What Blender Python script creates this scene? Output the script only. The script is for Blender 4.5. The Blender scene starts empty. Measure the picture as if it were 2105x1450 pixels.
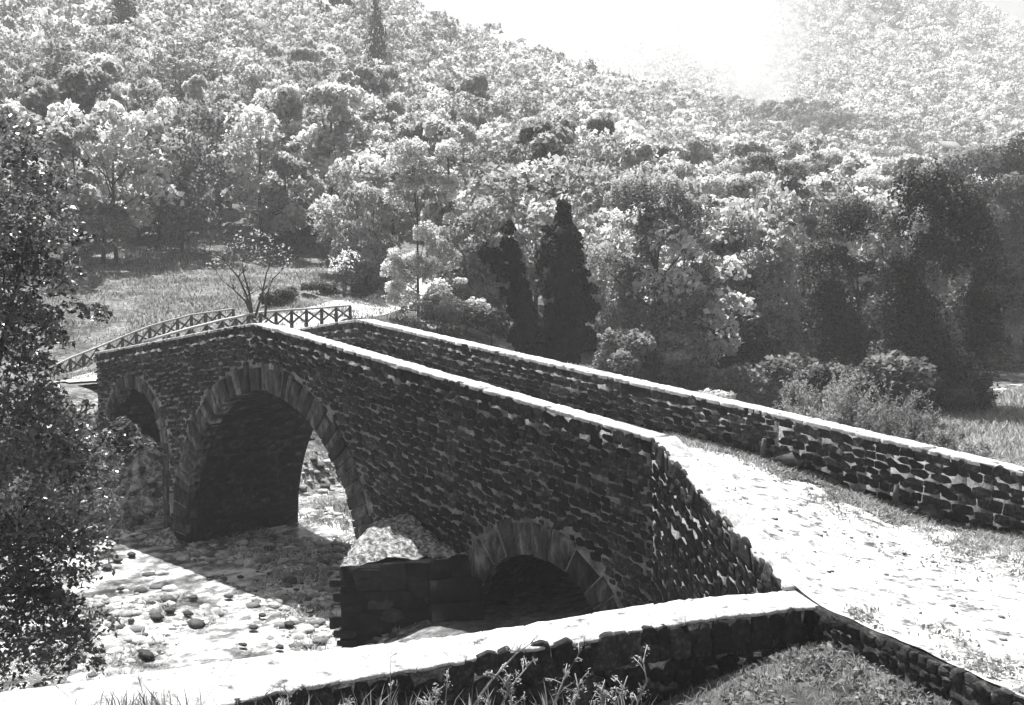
import bpy, math, random
import numpy as np
from mathutils import Vector
rng = np.random.default_rng(7); random.seed(7)
R_ = math.radians
SC = bpy.context.scene; COL = SC.collection

# ------------------------------------------------------------------ camera
FPX = 2200.0; PITCH = math.atan(165/2200); CAM = np.array([25.5, -17.06, 8.3])
RT = np.array([.736, .677, 0]); FW = np.array([-.677, .736, 0]); ZZ = np.array([0, 0, 1.])
AX = FW*math.cos(PITCH)-ZZ*math.sin(PITCH); UP = FW*math.sin(PITCH)+ZZ*math.cos(PITCH)
cd = bpy.data.cameras.new('camera'); cam = bpy.data.objects.new('camera', cd); COL.objects.link(cam)
cam.location = CAM; cam.rotation_euler = Vector(AX).to_track_quat('-Z', 'Y').to_euler()
cd.sensor_width = 36; cd.lens = FPX/2105*36; cd.clip_end = 6000; cd.clip_start = .1
SC.camera = cam

# ------------------------------------------------------------------ light
SUN_AZ, SUN_EL = R_(20), R_(65)      # to the left of the view axis, above the horizon
sd = (FW*math.cos(SUN_AZ)-RT*math.sin(SUN_AZ))*math.cos(SUN_EL)+ZZ*math.sin(SUN_EL)
sl = bpy.data.lights.new('sun', 'SUN'); sl.energy = 5.0; sl.angle = R_(.5); sl.color = (1, .995, .985)
sun = bpy.data.objects.new('sun', sl); COL.objects.link(sun); sun.location = (0, 0, 60)
sun.rotation_euler = Vector(-sd).to_track_quat('-Z', 'Y').to_euler()
w = bpy.data.worlds.new('World'); SC.world = w; w.use_nodes = True
nt = w.node_tree; sky = nt.nodes.new('ShaderNodeTexSky'); sky.sky_type = 'NISHITA'; sky.sun_disc = False
sky.sun_elevation = SUN_EL; sky.sun_rotation = math.atan2(sd[0], sd[1]); sky.dust_density = 4
bw = nt.nodes.new('ShaderNodeRGBToBW'); nt.links.new(sky.outputs[0], bw.inputs[0])
nt.links.new(bw.outputs[0], nt.nodes['Background'].inputs[0]); nt.nodes['Background'].inputs[1].default_value = .05
SC.view_settings.view_transform = 'Standard'; SC.view_settings.look = 'None'
SC.view_settings.exposure = 1.5; SC.view_settings.gamma = 1
SC.cycles.use_denoising = True; SC.cycles.max_bounces = 8; SC.cycles.transparent_max_bounces = 6
SC.cycles.volume_bounces = 7; SC.cycles.volume_step_rate = 2; SC.cycles.volume_max_steps = 96
SC.cycles.sample_clamp_indirect = 4; SC.cycles.diffuse_bounces = 3

# ------------------------------------------------------------------ picture point -> place
def ray(px, py): return AX+RT*(px-1052.5)/FPX+UP*(725-py)/FPX
def at(px, py, D): r = ray(px, py); return CAM+r*D/(r@FW)
def atz(px, py, z): r = ray(px, py); return CAM+r*(z-CAM[2])/r[2]
def proj(P):
    d = np.asarray(P)-CAM; q = d@AX
    return 1052.5+FPX*(d@RT)/q, 725-FPX*(d@UP)/q, q
def smooth(a, b, x): t = np.clip((x-a)/(b-a), 0, 1); return t*t*(3-2*t)
def vnoise(x, y, s, seed=0):
    """cheap smooth value noise in [-1,1]"""
    x = np.asarray(x, float)/s+seed*17.3; y = np.asarray(y, float)/s-seed*9.1
    xi = np.floor(x); yi = np.floor(y); fx = x-xi; fy = y-yi
    h = lambda a, b: np.modf(np.abs(np.sin(a*127.1+b*311.7+seed*74.7)*43758.5453))[0]*2-1
    fx = fx*fx*(3-2*fx); fy = fy*fy*(3-2*fy)
    return (h(xi, yi)*(1-fx)+h(xi+1, yi)*fx)*(1-fy)+(h(xi, yi+1)*(1-fx)+h(xi+1, yi+1)*fx)*fy

# ------------------------------------------------------------------ objects
def tag(o, label=None, cat=None, group=None, kind=None):
    if label: o['label'] = label
    if cat: o['category'] = cat
    if group: o['group'] = group
    if kind: o['kind'] = kind
    return o
def empty(name, loc=(0, 0, 0), rz=0, label=None, cat=None, group=None):
    o = bpy.data.objects.new(name, None); COL.objects.link(o); o.location = loc; o.rotation_euler[2] = rz
    o.empty_display_size = .3
    return tag(o, label, cat, group)
def mesh_np(name, V, faces, tone=None, mat=None, smooth_=False, nrm=None):
    """faces: list of (n,k) int arrays; tone: per-face floats"""
    me = bpy.data.meshes.new(name); V = np.asarray(V, np.float32)
    loops = np.concatenate([f.ravel() for f in faces]).astype(np.int32)
    tot = np.concatenate([np.full(len(f), f.shape[1], np.int32) for f in faces])
    st = np.concatenate([[0], np.cumsum(tot)[:-1]]).astype(np.int32)
    me.vertices.add(len(V)); me.vertices.foreach_set('co', V.ravel())
    me.loops.add(len(loops)); me.loops.foreach_set('vertex_index', loops)
    me.polygons.add(len(tot)); me.polygons.foreach_set('loop_start', st)
    if smooth_: me.polygons.foreach_set('use_smooth', np.ones(len(tot), bool))
    me.update(calc_edges=True)
    if tone is not None:
        a = me.attributes.new('tone', 'FLOAT', 'FACE'); a.data.foreach_set('value', np.asarray(tone, np.float32))
    if mat: me.materials.append(mat)
    if nrm is not None:
        me.polygons.foreach_set('use_smooth', np.ones(len(tot), bool)); nn = nrm/np.linalg.norm(nrm, axis=1, keepdims=True); me.normals_split_custom_set_from_vertices(nn.astype(np.float32))
    return me
def link(name, me, parent=None):
    o = bpy.data.objects.new(name, me); COL.objects.link(o); o.parent = parent; return o
class MB:
    def __init__(s): s.v = []; s.f = []; s.t = []
    def add(s, V, F, tone=.5):
        b = len(s.v); s.v.extend([tuple(map(float, p)) for p in V])
        for f in F: s.f.append([b+i for i in f]); s.t.append(tone)
    def box8(s, P, tone=.5):   # 0-3 bottom ring, 4-7 top ring
        s.add(P, [(3, 2, 1, 0), (4, 5, 6, 7), (0, 1, 5, 4), (1, 2, 6, 5), (2, 3, 7, 6), (3, 0, 4, 7)], tone)
    def tube(s, pts, rad, n=6, tone=.5):
        pts = [np.asarray(p, float) for p in pts]; rings = []
        for i, p in enumerate(pts):
            d = pts[min(i+1, len(pts)-1)]-pts[max(i-1, 0)]; d = d/(np.linalg.norm(d)+1e-9)
            a = np.cross(d, (0, 0, 1) if abs(d[2]) < .9 else (1, 0, 0)); a /= np.linalg.norm(a); b = np.cross(d, a)
            r = rad[i] if hasattr(rad, '__len__') else rad
            rings.append([p+r*(a*math.cos(k*2*math.pi/n)+b*math.sin(k*2*math.pi/n)) for k in range(n)])
        V = [q for r in rings for q in r]; F = []
        for i in range(len(pts)-1):
            for k in range(n):
                k2 = (k+1) % n; F.append((i*n+k, i*n+k2, (i+1)*n+k2, (i+1)*n+k))
        F.append(tuple(range(n))[::-1]); F.append(tuple((len(pts)-1)*n+k for k in range(n)))
        s.add(V, F, tone)
    def build(s, name, mat, parent=None, sm=False):
        by = {}
        for f, t in zip(s.f, s.t): by.setdefault(len(f), [[], []]); by[len(f)][0].append(f); by[len(f)][1].append(t)
        fs = [np.array(v[0]) for v in by.values()]; tn = np.concatenate([v[1] for v in by.values()])
        return link(name, mesh_np(name, s.v, fs, tn, mat, sm), parent)

# ------------------------------------------------------------------ materials (monochrome)
def node_mat(name):
    m = bpy.data.materials.new(name); m.use_nodes = True; return m, m.node_tree, m.node_tree.nodes['Principled BSDF']
def N(nt, t, **k):
    n = nt.nodes.new(t)
    for a, b in k.items():
        if a.startswith('i_'): n.inputs[int(a[2:])].default_value = b
        else: setattr(n, a, b)
    return n
def noise(nt, scale, detail=6, rough=.6, co='Object', stretch=None):
    tc = N(nt, 'ShaderNodeTexCoord'); src = tc.outputs[co]
    if stretch:
        mp = N(nt, 'ShaderNodeMapping'); mp.inputs['Scale'].default_value = stretch; nt.links.new(src, mp.inputs[0]); src = mp.outputs[0]
    n = N(nt, 'ShaderNodeTexNoise'); n.inputs['Scale'].default_value = scale; n.inputs['Detail'].default_value = detail
    n.inputs['Roughness'].default_value = rough; nt.links.new(src, n.inputs['Vector']); return n
def ramp(nt, src, stops):
    r = N(nt, 'ShaderNodeValToRGB'); e = r.color_ramp.elements
    while len(e) < len(stops): e.new(.5)
    for q, (p, v) in zip(e, stops): q.position = p; q.color = (v, v, v, 1)
    nt.links.new(src, r.inputs[0]); return r
def mul(nt, a, b, op='MULTIPLY'):
    m = N(nt, 'ShaderNodeMath', operation=op)
    for i, x in enumerate((a, b)):
        if isinstance(x, (int, float)): m.inputs[i].default_value = x
        else: nt.links.new(x, m.inputs[i])
    return m
def bump(nt, b, src, strength=.5, dist=.03):
    n = N(nt, 'ShaderNodeBump'); n.inputs['Strength'].default_value = strength; n.inputs['Distance'].default_value = dist
    nt.links.new(src, n.inputs['Height']); nt.links.new(n.outputs[0], b.inputs['Normal'])
def rough_mat(name, stops, scale, scale2, bs=.6, bd=.03, rough=.9, tone=None, stretch=None, spec=.25, detail=8):
    """noise-ramped base colour; tone=(lo,hi) multiplies by the face attribute 'tone'"""
    m, nt, b = node_mat(name)
    n1 = noise(nt, scale, detail, .65, stretch=stretch); n2 = noise(nt, scale2, 5, .7)
    c = ramp(nt, n1.outputs[0], stops).outputs[0]
    c = mul(nt, c, ramp(nt, n2.outputs[0], [(.3, .6), (.7, 1.3)]).outputs[0]).outputs[0]
    if tone:
        a = N(nt, 'ShaderNodeAttribute', attribute_name='tone'); mr = N(nt, 'ShaderNodeMapRange')
        nt.links.new(a.outputs['Fac'], mr.inputs[0]); mr.inputs[3].default_value = tone[0]; mr.inputs[4].default_value = tone[1]
        c = mul(nt, c, mr.outputs[0]).outputs[0]
    nt.links.new(c, b.inputs['Base Color']); b.inputs['Roughness'].default_value = rough
    b.inputs['Specular IOR Level'].default_value = spec
    bump(nt, b, mul(nt, n1.outputs[0], n2.outputs[0], 'ADD').outputs[0], bs, bd)
    return m
M = {}
M['stone'] = rough_mat('dark_field_stone', [(.32, .01), (.5, .026), (.64, .07), (.75, .2)], 11, 60, 1, .06, .8, (.35, 2.8), spec=.35)
M['ring'] = rough_mat('dressed_arch_stone', [(.36, .02), (.52, .08), (.68, .22)], 6, 30, 1, .06, .85, (.4, 1.7), stretch=(1, 1, .35))
M['mortar'] = rough_mat('lime_mortar', [(.36, .07), (.5, .22), (.68, .46)], 2.2, 22, 1, .05)
M['darkmortar'] = rough_mat('shaded_old_mortar', [(.4, .01), (.55, .04), (.7, .14)], 3, 22, 1, .05)  # shade of the foreground wall faces put into the mortar colour
M['darkcore'] = rough_mat('dark_joint', [(.3, .01), (.7, .03)], 3, 22, 1, .05)  # near-black joint colour for the cutwater core and its footing
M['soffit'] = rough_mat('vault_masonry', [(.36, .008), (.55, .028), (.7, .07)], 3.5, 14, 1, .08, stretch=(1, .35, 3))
M['coping'] = rough_mat('pale_coping', [(.33, .08), (.39, .34), (.48, .58)], 3.2, 30, 1, .06, .9, (.85, 1.15))  # pale mottled slab colour, lighter than the wall stone
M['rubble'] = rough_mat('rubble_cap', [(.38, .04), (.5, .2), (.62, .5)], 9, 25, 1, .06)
M['wood'] = rough_mat('weathered_timber', [(.3, .04), (.7, .12)], 8, 40, .6, .01)
M['rail'] = rough_mat('weathered_rail', [(.3, .3), (.7, .5)], 8, 40, .6, .01)
M['bark'] = rough_mat('bark', [(.3, .025), (.7, .09)], 3, 20, .8, .03)
M['rock'] = rough_mat('river_rock', [(.3, .012), (.6, .04), (.75, .16)], 4, 20, .8, .05, .6, (.5, 2.2))
M['pebble'] = rough_mat('river_pebble', [(.3, .13), (.7, .5)], 6, 30, .6, .03, .7, (.1, 1.4))
M['road'] = rough_mat('pale_gravel_road', [(.33, .06), (.41, .26), (.48, .54)], 4, 20, 1, .06, .95, stretch=(.75, 1, 1))
M['plaster'] = rough_mat('house_plaster', [(.3, .25), (.7, .4)], 3, 20, .2, .01)
M['rooftile'] = rough_mat('roof_tiles', [(.3, .1), (.7, .2)], 3, 20, .6, .03)
M['pane'] = rough_mat('dark_window', [(.3, .02), (.7, .03)], 3, 20, .1, .01, .2)
M['twig'] = rough_mat('dry_stalk', [(.3, .2), (.7, .4)], 20, 60, .3, .01)

def leaf_mat(name, lo, hi, tr=.5, gloss=.6, sp=.25):
    m, nt, b = node_mat(name); nt.nodes.remove(b)
    a = N(nt, 'ShaderNodeAttribute', attribute_name='tone'); oi = N(nt, 'ShaderNodeObjectInfo')
    mr = N(nt, 'ShaderNodeMapRange'); nt.links.new(a.outputs['Fac'], mr.inputs[0]); mr.inputs[3].default_value = lo; mr.inputs[4].default_value = hi
    mo = N(nt, 'ShaderNodeMapRange'); nt.links.new(oi.outputs['Random'], mo.inputs[0]); mo.inputs[3].default_value = .6; mo.inputs[4].default_value = 1.35
    c = mul(nt, mr.outputs[0], mo.outputs[0]).outputs[0]
    d = N(nt, 'ShaderNodeBsdfPrincipled'); nt.links.new(c, d.inputs['Base Color']); d.inputs['Roughness'].default_value = gloss
    d.inputs['Specular IOR Level'].default_value = sp
    t = N(nt, 'ShaderNodeBsdfTranslucent'); nt.links.new(c, t.inputs[0])
    mx = N(nt, 'ShaderNodeMixShader'); mx.inputs[0].default_value = tr
    nt.links.new(d.outputs[0], mx.inputs[1]); nt.links.new(t.outputs[0], mx.inputs[2])
    nt.links.new(mx.outputs[0], nt.nodes['Material Output'].inputs['Surface']); return m
M['pale'] = leaf_mat('pale_foliage', .26, .68, .58)
M['mid'] = leaf_mat('mid_foliage', .15, .5, .55)
M['farleaf'] = leaf_mat('far_foliage', .2, .68, .55)  # bright hillside mist put into the leaf colour, besides the haze volume
M['dark'] = leaf_mat('dark_foliage', .02, .1, .35, .6)
M['black'] = leaf_mat('cypress_foliage', .003, .018, .05, .8, .1)
M['near'] = leaf_mat('glossy_near_leaves', .02, .17, .3, .32, .6)
M['grass'] = leaf_mat('grass_blades', .06, .4, .45)
M['feather'] = leaf_mat('feathery_foliage', .12, .42, .5)

# ------------------------------------------------------------------ terrain
def deck(x): return np.interp(x, [-26, -14, -9, -7.5, -3, 0, 3, 14, 16, 17.5, 18.3, 21, 30, 60], [3.7, 3.95, 4.55, 4.78, 5.5, 5.78, 5.5, 4.18, 3.78, 3.44, 3.37, 3.34, 3.3, 3.2])
def topA(x): return np.interp(x, [-12, -7.55, -1.2, 0, 1, 13.51, 14.2], [5.25, 5.84, 6.74, 6.88, 6.78, 5.09, 5.0])
def topB(x): return np.interp(x, [-12, -7.55, -1.2, 0, 1, 7, 14.07, 19.2, 26, 40], [5.3, 5.84, 6.74, 6.87, 6.76, 6.05, 5.25, 4.62, 4.35, 4.2])
NEAR = [(18.24, -2.58), (17.26, -4.59), (16.76, -5.9), (16.22, -6.83), (15.91, -7.88), (15.22, -9.74), (15.0, -10.6), (14.6, -12), (14.0, -14.5)]
FAR = [(17.59, -2.18), (16.7, -3.74), (16.17, -4.98), (15.72, -6.01), (15.3, -6.95), (14.6, -8.36), (14.1, -9.3), (12.73, -12.1), (11.2, -15)]
REDGE = [(18.24, -2.58), (20.25, -3.44), (21.7, -4.15), (24, -5.3), (28, -7.2), (34, -9.5)]
cp = []
def cpx(px, py, D): p = at(px, py, D); cp.append(tuple(p))
for q in [(138,775,52),(300,735,52),(450,695,54),(585,668,57),(720,660,60),(820,625,74),(700,622,70),(300,620,64),(450,612,68),(600,600,70),(300,505,90),(500,500,92),
          (650,545,85),(750,600,78),(50,560,75),(60,700,58),(300,420,105),(300,290,130),(300,175,160),(300,65,200),(300,20,240),(300,80,300),
          (0,430,100),(0,250,140),(0,-50,200),(0,-60,240),(0,60,330),(-500,300,120),(-500,-150,200),(-500,600,70),
          (850,560,80),(850,470,105),(850,320,150),(850,215,190),(850,130,218),(850,80,250),(850,150,320),(1120,600,80),(1120,470,115),(1120,330,170),(1120,200,245),(1120,210,280),(1120,300,340),
          (1350,620,80),(1350,500,120),(1350,360,200),(1350,240,278),(1350,260,320),(1500,640,90),(1500,520,135),(1500,380,220),(1500,290,303),(1520,290,360),
          (1700,620,100),(1700,530,150),(1700,400,230),(1700,272,330),(1480,60,470),(1290,125,480),(1400,95,475),(1200,200,500),(1650,110,430),(1650,-20,500),(1720,-40,520),
          (1880,190,350),(1880,-5,450),(1900,-30,510),(2000,65,480),(2105,150,450),(2250,240,450),(2105,220,350),(2300,300,350),(1900,340,250),(2105,350,250),(2300,400,250),
          (1900,480,150),(2105,500,150),(2100,630,110),(2400,560,150),(1880,60,620),(1300,240,640),(2200,280,620),(700,200,520),(0,200,520)]: cpx(*q)
cp += [(-16,2,4.0),(-15,6,3.9),(-22,0,3.0),(-14,-6,2.2),(-20,-10,1.6),(-13,12,2.6),(-30,-25,2),(-14,-25,1),(-60,-60,12),(-10.5,2,4.2),(-10.5,-.3,4.1),(-11,-2.5,3.6),(-13,-2,4.0),(-10.5,5,4.0),(-13,40,1.6),(-12,60,1.6),(-20,40,3.5)]
cp += [(14,9,2.2),(18,9,3.4),(22,8,3.2),(30,12,3.0),(14,16,1.6),(24,25,2.4),(12,30,1.0),(16,45,1.3),(12,60,1.4),(40,30,4),(60,60,6),(50,0,4),(90,20,9),(120,120,14),(30,90,4),(15,110,3),(70,-40,6)]
cp += [(18.6,-3.6,2.95),(20,-4.6,2.75),(22,-5.6,2.85),(18,-6,2.45),(17.3,-8,2.1),(17,-11,1.9),(21,-9,2.7),(25,-10,3.9),(26,-18,6.2),(20,-18,3),(34,-14,4.4),(26,-40,7),(60,-40,7),(8,-40,.8),(11,-5,.6),(10,-10,.5),(9,-18,.5),(13,-4,.8),(14,-2,1.0),
       (16,1,3.0),(20,1,3.1),(26,1,3.0),(34,0,3.1),(15.5,3,2.9),(18.5,-1,2.9),(24,-3,3.0),(9.5,2,.6),(9.5,7,.8),(7,6,.7)]
cp = np.array(cp)
def U(r): return np.where(r > 1e-6, r, 0)          # biharmonic-ish linear kernel: no overshoot
_d = np.linalg.norm(cp[:, None, :2]-cp[None, :, :2], axis=2)
_A = np.block([[U(_d)-np.eye(len(cp))*.02*0, np.c_[np.ones(len(cp))]], [np.ones((1, len(cp))), np.zeros((1, 1))]])
_w = np.linalg.solve(_A, np.r_[cp[:, 2], 0])
def rivx(y): return np.interp(y, [-60, -12, -8, -5, -3, 0, 8, 40, 80, 130, 200], [-6, -3.5, -3, -.6, -.4, -1.6, -2.4, -3.2, -2, 16, 60])
def rivw(y): return np.interp(y, [-30, -8, -5, -3, 0, 5, 15, 40, 120], [6.5, 7, 8.6, 8.3, 6.3, 5.6, 4.6, 4.2, 5])
def ground(x, y):
    x = np.asarray(x, float); y = np.asarray(y, float); sh = x.shape; xf = x.ravel(); yf = y.ravel(); out = np.empty(len(xf))
    for i in range(0, len(xf), 20000):
        d = np.hypot(xf[i:i+20000, None]-cp[None, :, 0], yf[i:i+20000, None]-cp[None, :, 1]); out[i:i+20000] = d@_w[:-1]+_w[-1]
    z = out.reshape(sh); far = smooth(600, 1100, np.hypot(x, y)); z = z*(1-far)+18*far
    z = z+vnoise(x, y, 6, 1)*.25*smooth(8, 30, np.abs(x))+vnoise(x, y, 1.7, 2)*.05
    e = np.abs(x-rivx(y))-rivw(y)
    bed = -.1+vnoise(x, y, 2.6, 3)*.16+vnoise(x, y, .8, 4)*.1-.12*smooth(-2.5, 1, y)*smooth(-9, -4, x)*(1-smooth(0, 4, x))*0+.28*smooth(-1, -8, y)*0
    lb = (x < rivx(y))*smooth(-6, -3, y)*(1-smooth(5, 9, y)); k = smooth(-.8+.5*lb, 3.2-1.7*lb, e+vnoise(x, y, 3, 5)*.5*(1-lb))
    z = bed*(1-k)+np.maximum(z, .2)*k
    # nothing may poke through the roadway
    onroad = (smooth(-3.4-np.clip(x-20, 0, 99)*.45, -2.2-np.clip(x-20, 0, 99)*.45, y))*(1-smooth(4.0, 4.6, y))*smooth(13, 15.5, x)
    z = np.where(onroad > 0, np.minimum(z, z*(1-onroad)+(deck(x)-.12)*onroad), z)
    return z
def gravelness(x, y):
    e = np.abs(x-rivx(y))-rivw(y); return (1-smooth(.2, 2.6, e+vnoise(x, y, 2, 12)*.9))*(1-.85*smooth(16, 24, y))*(1-.55*smooth(1, 5, y))*(1-.9*smooth(.15, .6, vnoise(x, y, 2.4, 44)+.5*vnoise(x, y, .8, 45)))
def axis_(lo, hi, c0, c1, fine, g):
    a = list(np.arange(c0, c1, fine)); s = fine; v = c0
    while v > lo: s *= g; v -= s; a.insert(0, v)
    s = fine; v = a[-1]
    while v < hi: s *= g; v += s; a.append(v)
    return np.array(a)
gx = axis_(-2600, 2600, -14, 30, .3, 1.045); gy = axis_(-2600, 2600, -16, 22, .3, 1.045)
def grid_mesh(name, X, Y, Zf, mat, tone=None):
    n, m = X.shape; V = np.stack([X, Y, Zf], -1).reshape(-1, 3)
    i = np.arange(n-1)[:, None]*m+np.arange(m-1)[None]; F = np.stack([i, i+1, i+m+1, i+m], -1).reshape(-1, 4)[:, ::-1] if False else np.stack([i, i+m, i+m+1, i+1], -1).reshape(-1, 4)
    return mesh_np(name, V, [F], tone, mat, True)
GX, GY = np.meshgrid(gx, gy, indexing='ij'); GZ = ground(GX, GY)

def ground_material():
    m, nt, b = node_mat('meadow_and_gravel')
    geo = N(nt, 'ShaderNodeNewGeometry'); sep = N(nt, 'ShaderNodeSeparateXYZ'); nt.links.new(geo.outputs['Position'], sep.inputs[0])
    n1 = noise(nt, .5, 10, .7); n2 = noise(nt, 3.2, 8, .75)
    grass = mul(nt, ramp(nt, n1.outputs[0], [(.38, .03), (.6, .17)]).outputs[0], ramp(nt, n2.outputs[0], [(.38, .3), (.62, 1.6)]).outputs[0])
    vor = N(nt, 'ShaderNodeTexVoronoi'); vor.inputs['Scale'].default_value = 5; nt.links.new(geo.outputs['Position'], vor.inputs['Vector'])
    sv = N(nt, 'ShaderNodeRGBToBW'); nt.links.new(vor.outputs['Color'], sv.inputs[0])
    gr = mul(nt, ramp(nt, sv.outputs[0], [(.15, .1), (.6, .68)]).outputs[0], ramp(nt, n2.outputs[0], [(.4, .2), (.58, 1.2)]).outputs[0])
    at_ = N(nt, 'ShaderNodeAttribute', attribute_name='gravel'); mr = mul(nt, 1.0, at_.outputs['Fac'], 'SUBTRACT')
    mx = N(nt, 'ShaderNodeMix', data_type='RGBA'); nt.links.new(mr.outputs[0], mx.inputs[0]); nt.links.new(gr.outputs[0], mx.inputs[6]); nt.links.new(grass.outputs[0], mx.inputs[7])
    nt.links.new(mx.outputs[2], b.inputs['Base Color']); b.inputs['Roughness'].default_value = .95
    bump(nt, b, mul(nt, n2.outputs[0], mul(nt, vor.outputs['Distance'], -.6).outputs[0], 'ADD').outputs[0], .9, .15)
    return m
gme = grid_mesh('ground', GX, GY, GZ, ground_material()); _a = gme.attributes.new('gravel', 'FLOAT', 'POINT'); _a.data.foreach_set('value', gravelness(GX, GY).astype(np.float32).ravel())
tag(link('ground', gme), 'rough grassy valley floor and hillsides either side of the stream', 'ground', kind='structure')

# water: long ribbon following the channel at z = 0
def water_material():
    m, nt, b = node_mat('shallow_water'); n = noise(nt, 2.6, 9, .75, stretch=(1, .6, 1)); n2 = noise(nt, .55, 4, .6)
    b.inputs['Roughness'].default_value = .12; b.inputs['IOR'].default_value = 1.33; b.inputs['Transmission Weight'].default_value = 0
    c = ramp(nt, mul(nt, mul(nt, n2.outputs[0], .5).outputs[0], mul(nt, n.outputs[0], .5).outputs[0], 'ADD').outputs[0], [(.43, .02), (.49, .14), (.56, .55)])  # pale end of the ramp puts the sunlit glare into the water colour
    nt.links.new(c.outputs[0], b.inputs['Base Color'])
    nt.links.new(ramp(nt, n2.outputs[0], [(.4, .07), (.6, .4)]).outputs[0], b.inputs['Roughness'])
    bump(nt, b, n.outputs[0], .7, .12); return m
yy = axis_(-300, 190, -14, 20, .5, 1.08); tt = np.linspace(-1, 1, 41)
WX = rivx(yy)[:, None]+(rivw(yy)[:, None]+2.5)*tt[None]; WY = np.repeat(yy[:, None], 41, 1)
tag(link('water', grid_mesh('water', WY*0+WX, WY, WX*0-.09, water_material())), 'shallow glittering stream running under the bridge', 'stream', kind='structure')

# ------------------------------------------------------------------ masonry
def clip_poly(P, n, c):
    out = []; m = len(P)
    for i in range(m):
        a, b = P[i], P[(i+1) % m]; da, db = a[0]*n[0]+a[1]*n[1]-c, b[0]*n[0]+b[1]*n[1]-c
        if da <= 0: out.append(a)
        if da*db < 0: t = da/(da-db); out.append((a[0]+(b[0]-a[0])*t, a[1]+(b[1]-a[1])*t))
    return out
def stones(mb, s0, s1, depth, top, mapf, inside=lambda s, t: True, ch=(.085, .155), wd=(.14, .44), prot=(.012, .04), skew=lambda s, d: 0, gap=.008, jit=.3):
    """rubble courses below the line top(s): packed irregular stones with thin joints; mapf(s,t,n) -> xyz"""
    rows = []; d = .0
    while d < depth:
        h = random.uniform(*ch); s = s0-random.uniform(0, .3); row = []
        while s < s1+.2:
            w_ = random.choice((random.uniform(*wd), random.uniform(wd[0], wd[0]*1.9))); big = random.random() < .07
            row.append((s+w_/2+random.uniform(-1, 1)*jit*.2*w_, d+h/2+random.uniform(-1, 1)*jit*h*.5+(h*.25 if big else 0)+.03*math.sin(s*1.3+d*2), w_)); s += w_*(1.25 if big else 1)
        rows.append((row, h)); d += h
    K = sum(wd)/2/(sum(ch)/2)*.8                                  # anisotropy of the cells
    for ri, (row, h) in enumerate(rows):
        for ci, (cs, cd_, w_) in enumerate(row):
            if cs < s0 or cs > s1: continue
            tc_ = top(cs)-cd_-skew(cs, cd_)
            if not inside(cs, tc_): continue
            P = [(-.6, -.4*K), (.6, -.4*K), (.6, .4*K), (-.6, .4*K)]
            for rj in range(max(0, ri-2), min(len(rows), ri+3)):
                for (qs, qd, _) in rows[rj][0]:
                    dx, dy = qs-cs, (qd-cd_)*K
                    if abs(dx) > 1.1 or (rj == ri and abs(dx) < 1e-9): continue
                    l = math.hypot(dx, dy)
                    if l > 1.3: continue
                    P = clip_poly(P, (dx/l, dy/l), l/2)
                    if len(P) < 3: break
                if len(P) < 3: break
            if len(P) < 3: continue
            P = [(x, max(-h*1.4, min(h*1.4, y/K))) for x, y in P]
            gp = gap*random.uniform(.2, 1.9); mx_ = sum(x for x, y in P)/len(P); my_ = sum(y for x, y in P)/len(P)
            ex = max(abs(x-mx_) for x, y in P); ey = max(abs(y-my_) for x, y in P)
            if ex < .03 or ey < .02: continue
            fx, fy = max(.4, 1-gp/ex), max(.4, 1-gp*1.15/ey)
            P = [(mx_+(x-mx_)*fx, my_+(y-my_)*fy) for x, y in P]
            Q = []                                                # round the corners once
            for i in range(len(P)):
                a, b = P[i], P[(i+1) % len(P)]; k = random.uniform(.04, .17); Q += [(a[0]+(b[0]-a[0])*k, a[1]+(b[1]-a[1])*k), (b[0]-(b[0]-a[0])*k, b[1]-(b[1]-a[1])*k)]
            tcv = lambda x, y: top(cs+x)-(cd_-y)-skew(cs+x, cd_-y)
            if not all(inside(cs+x, tcv(x, y)) and s0-.03 < cs+x < s1+.03 for x, y in Q[::2]):
                Q = [(x*.55, y*.6) for x, y in Q]
                if not all(inside(cs+x, tcv(x, y)) for x, y in Q[::2]): continue
            pr = random.uniform(*prot); tone = min(1.1, max(0, random.gauss(.3, .26)))
            tone = max(0, tone*(1+.7*float(vnoise(cs, cd_, 1.2, 51)))+.1*float(vnoise(cs, cd_, .5, 52)))
            if random.random() < .03: tone = random.uniform(1, 1.9)
            n = len(Q); V = []; tx, ty = random.gauss(0, .06), random.gauss(0, .09)
            cxm = sum(x for x, y in Q)/n; cym = sum(y for x, y in Q)/n
            for sc, nn in ((1.02, -.03), (.965, pr*.75), (.8, pr)):
                for x, y in Q:
                    X, Y = cxm+(x-cxm)*sc, cym+(y-cym)*sc
                    V.append(mapf(cs+X, tcv(X, Y), nn+((X*tx+Y*ty+random.uniform(-.006, .006)) if nn > 0 else 0)))
            F = [(r*n+k, r*n+(k+1) % n, (r+1)*n+(k+1) % n, (r+1)*n+k) for r in range(2) for k in range(n)]+[tuple(2*n+k for k in range(n))]
            mb.add(V, F, tone)
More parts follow.
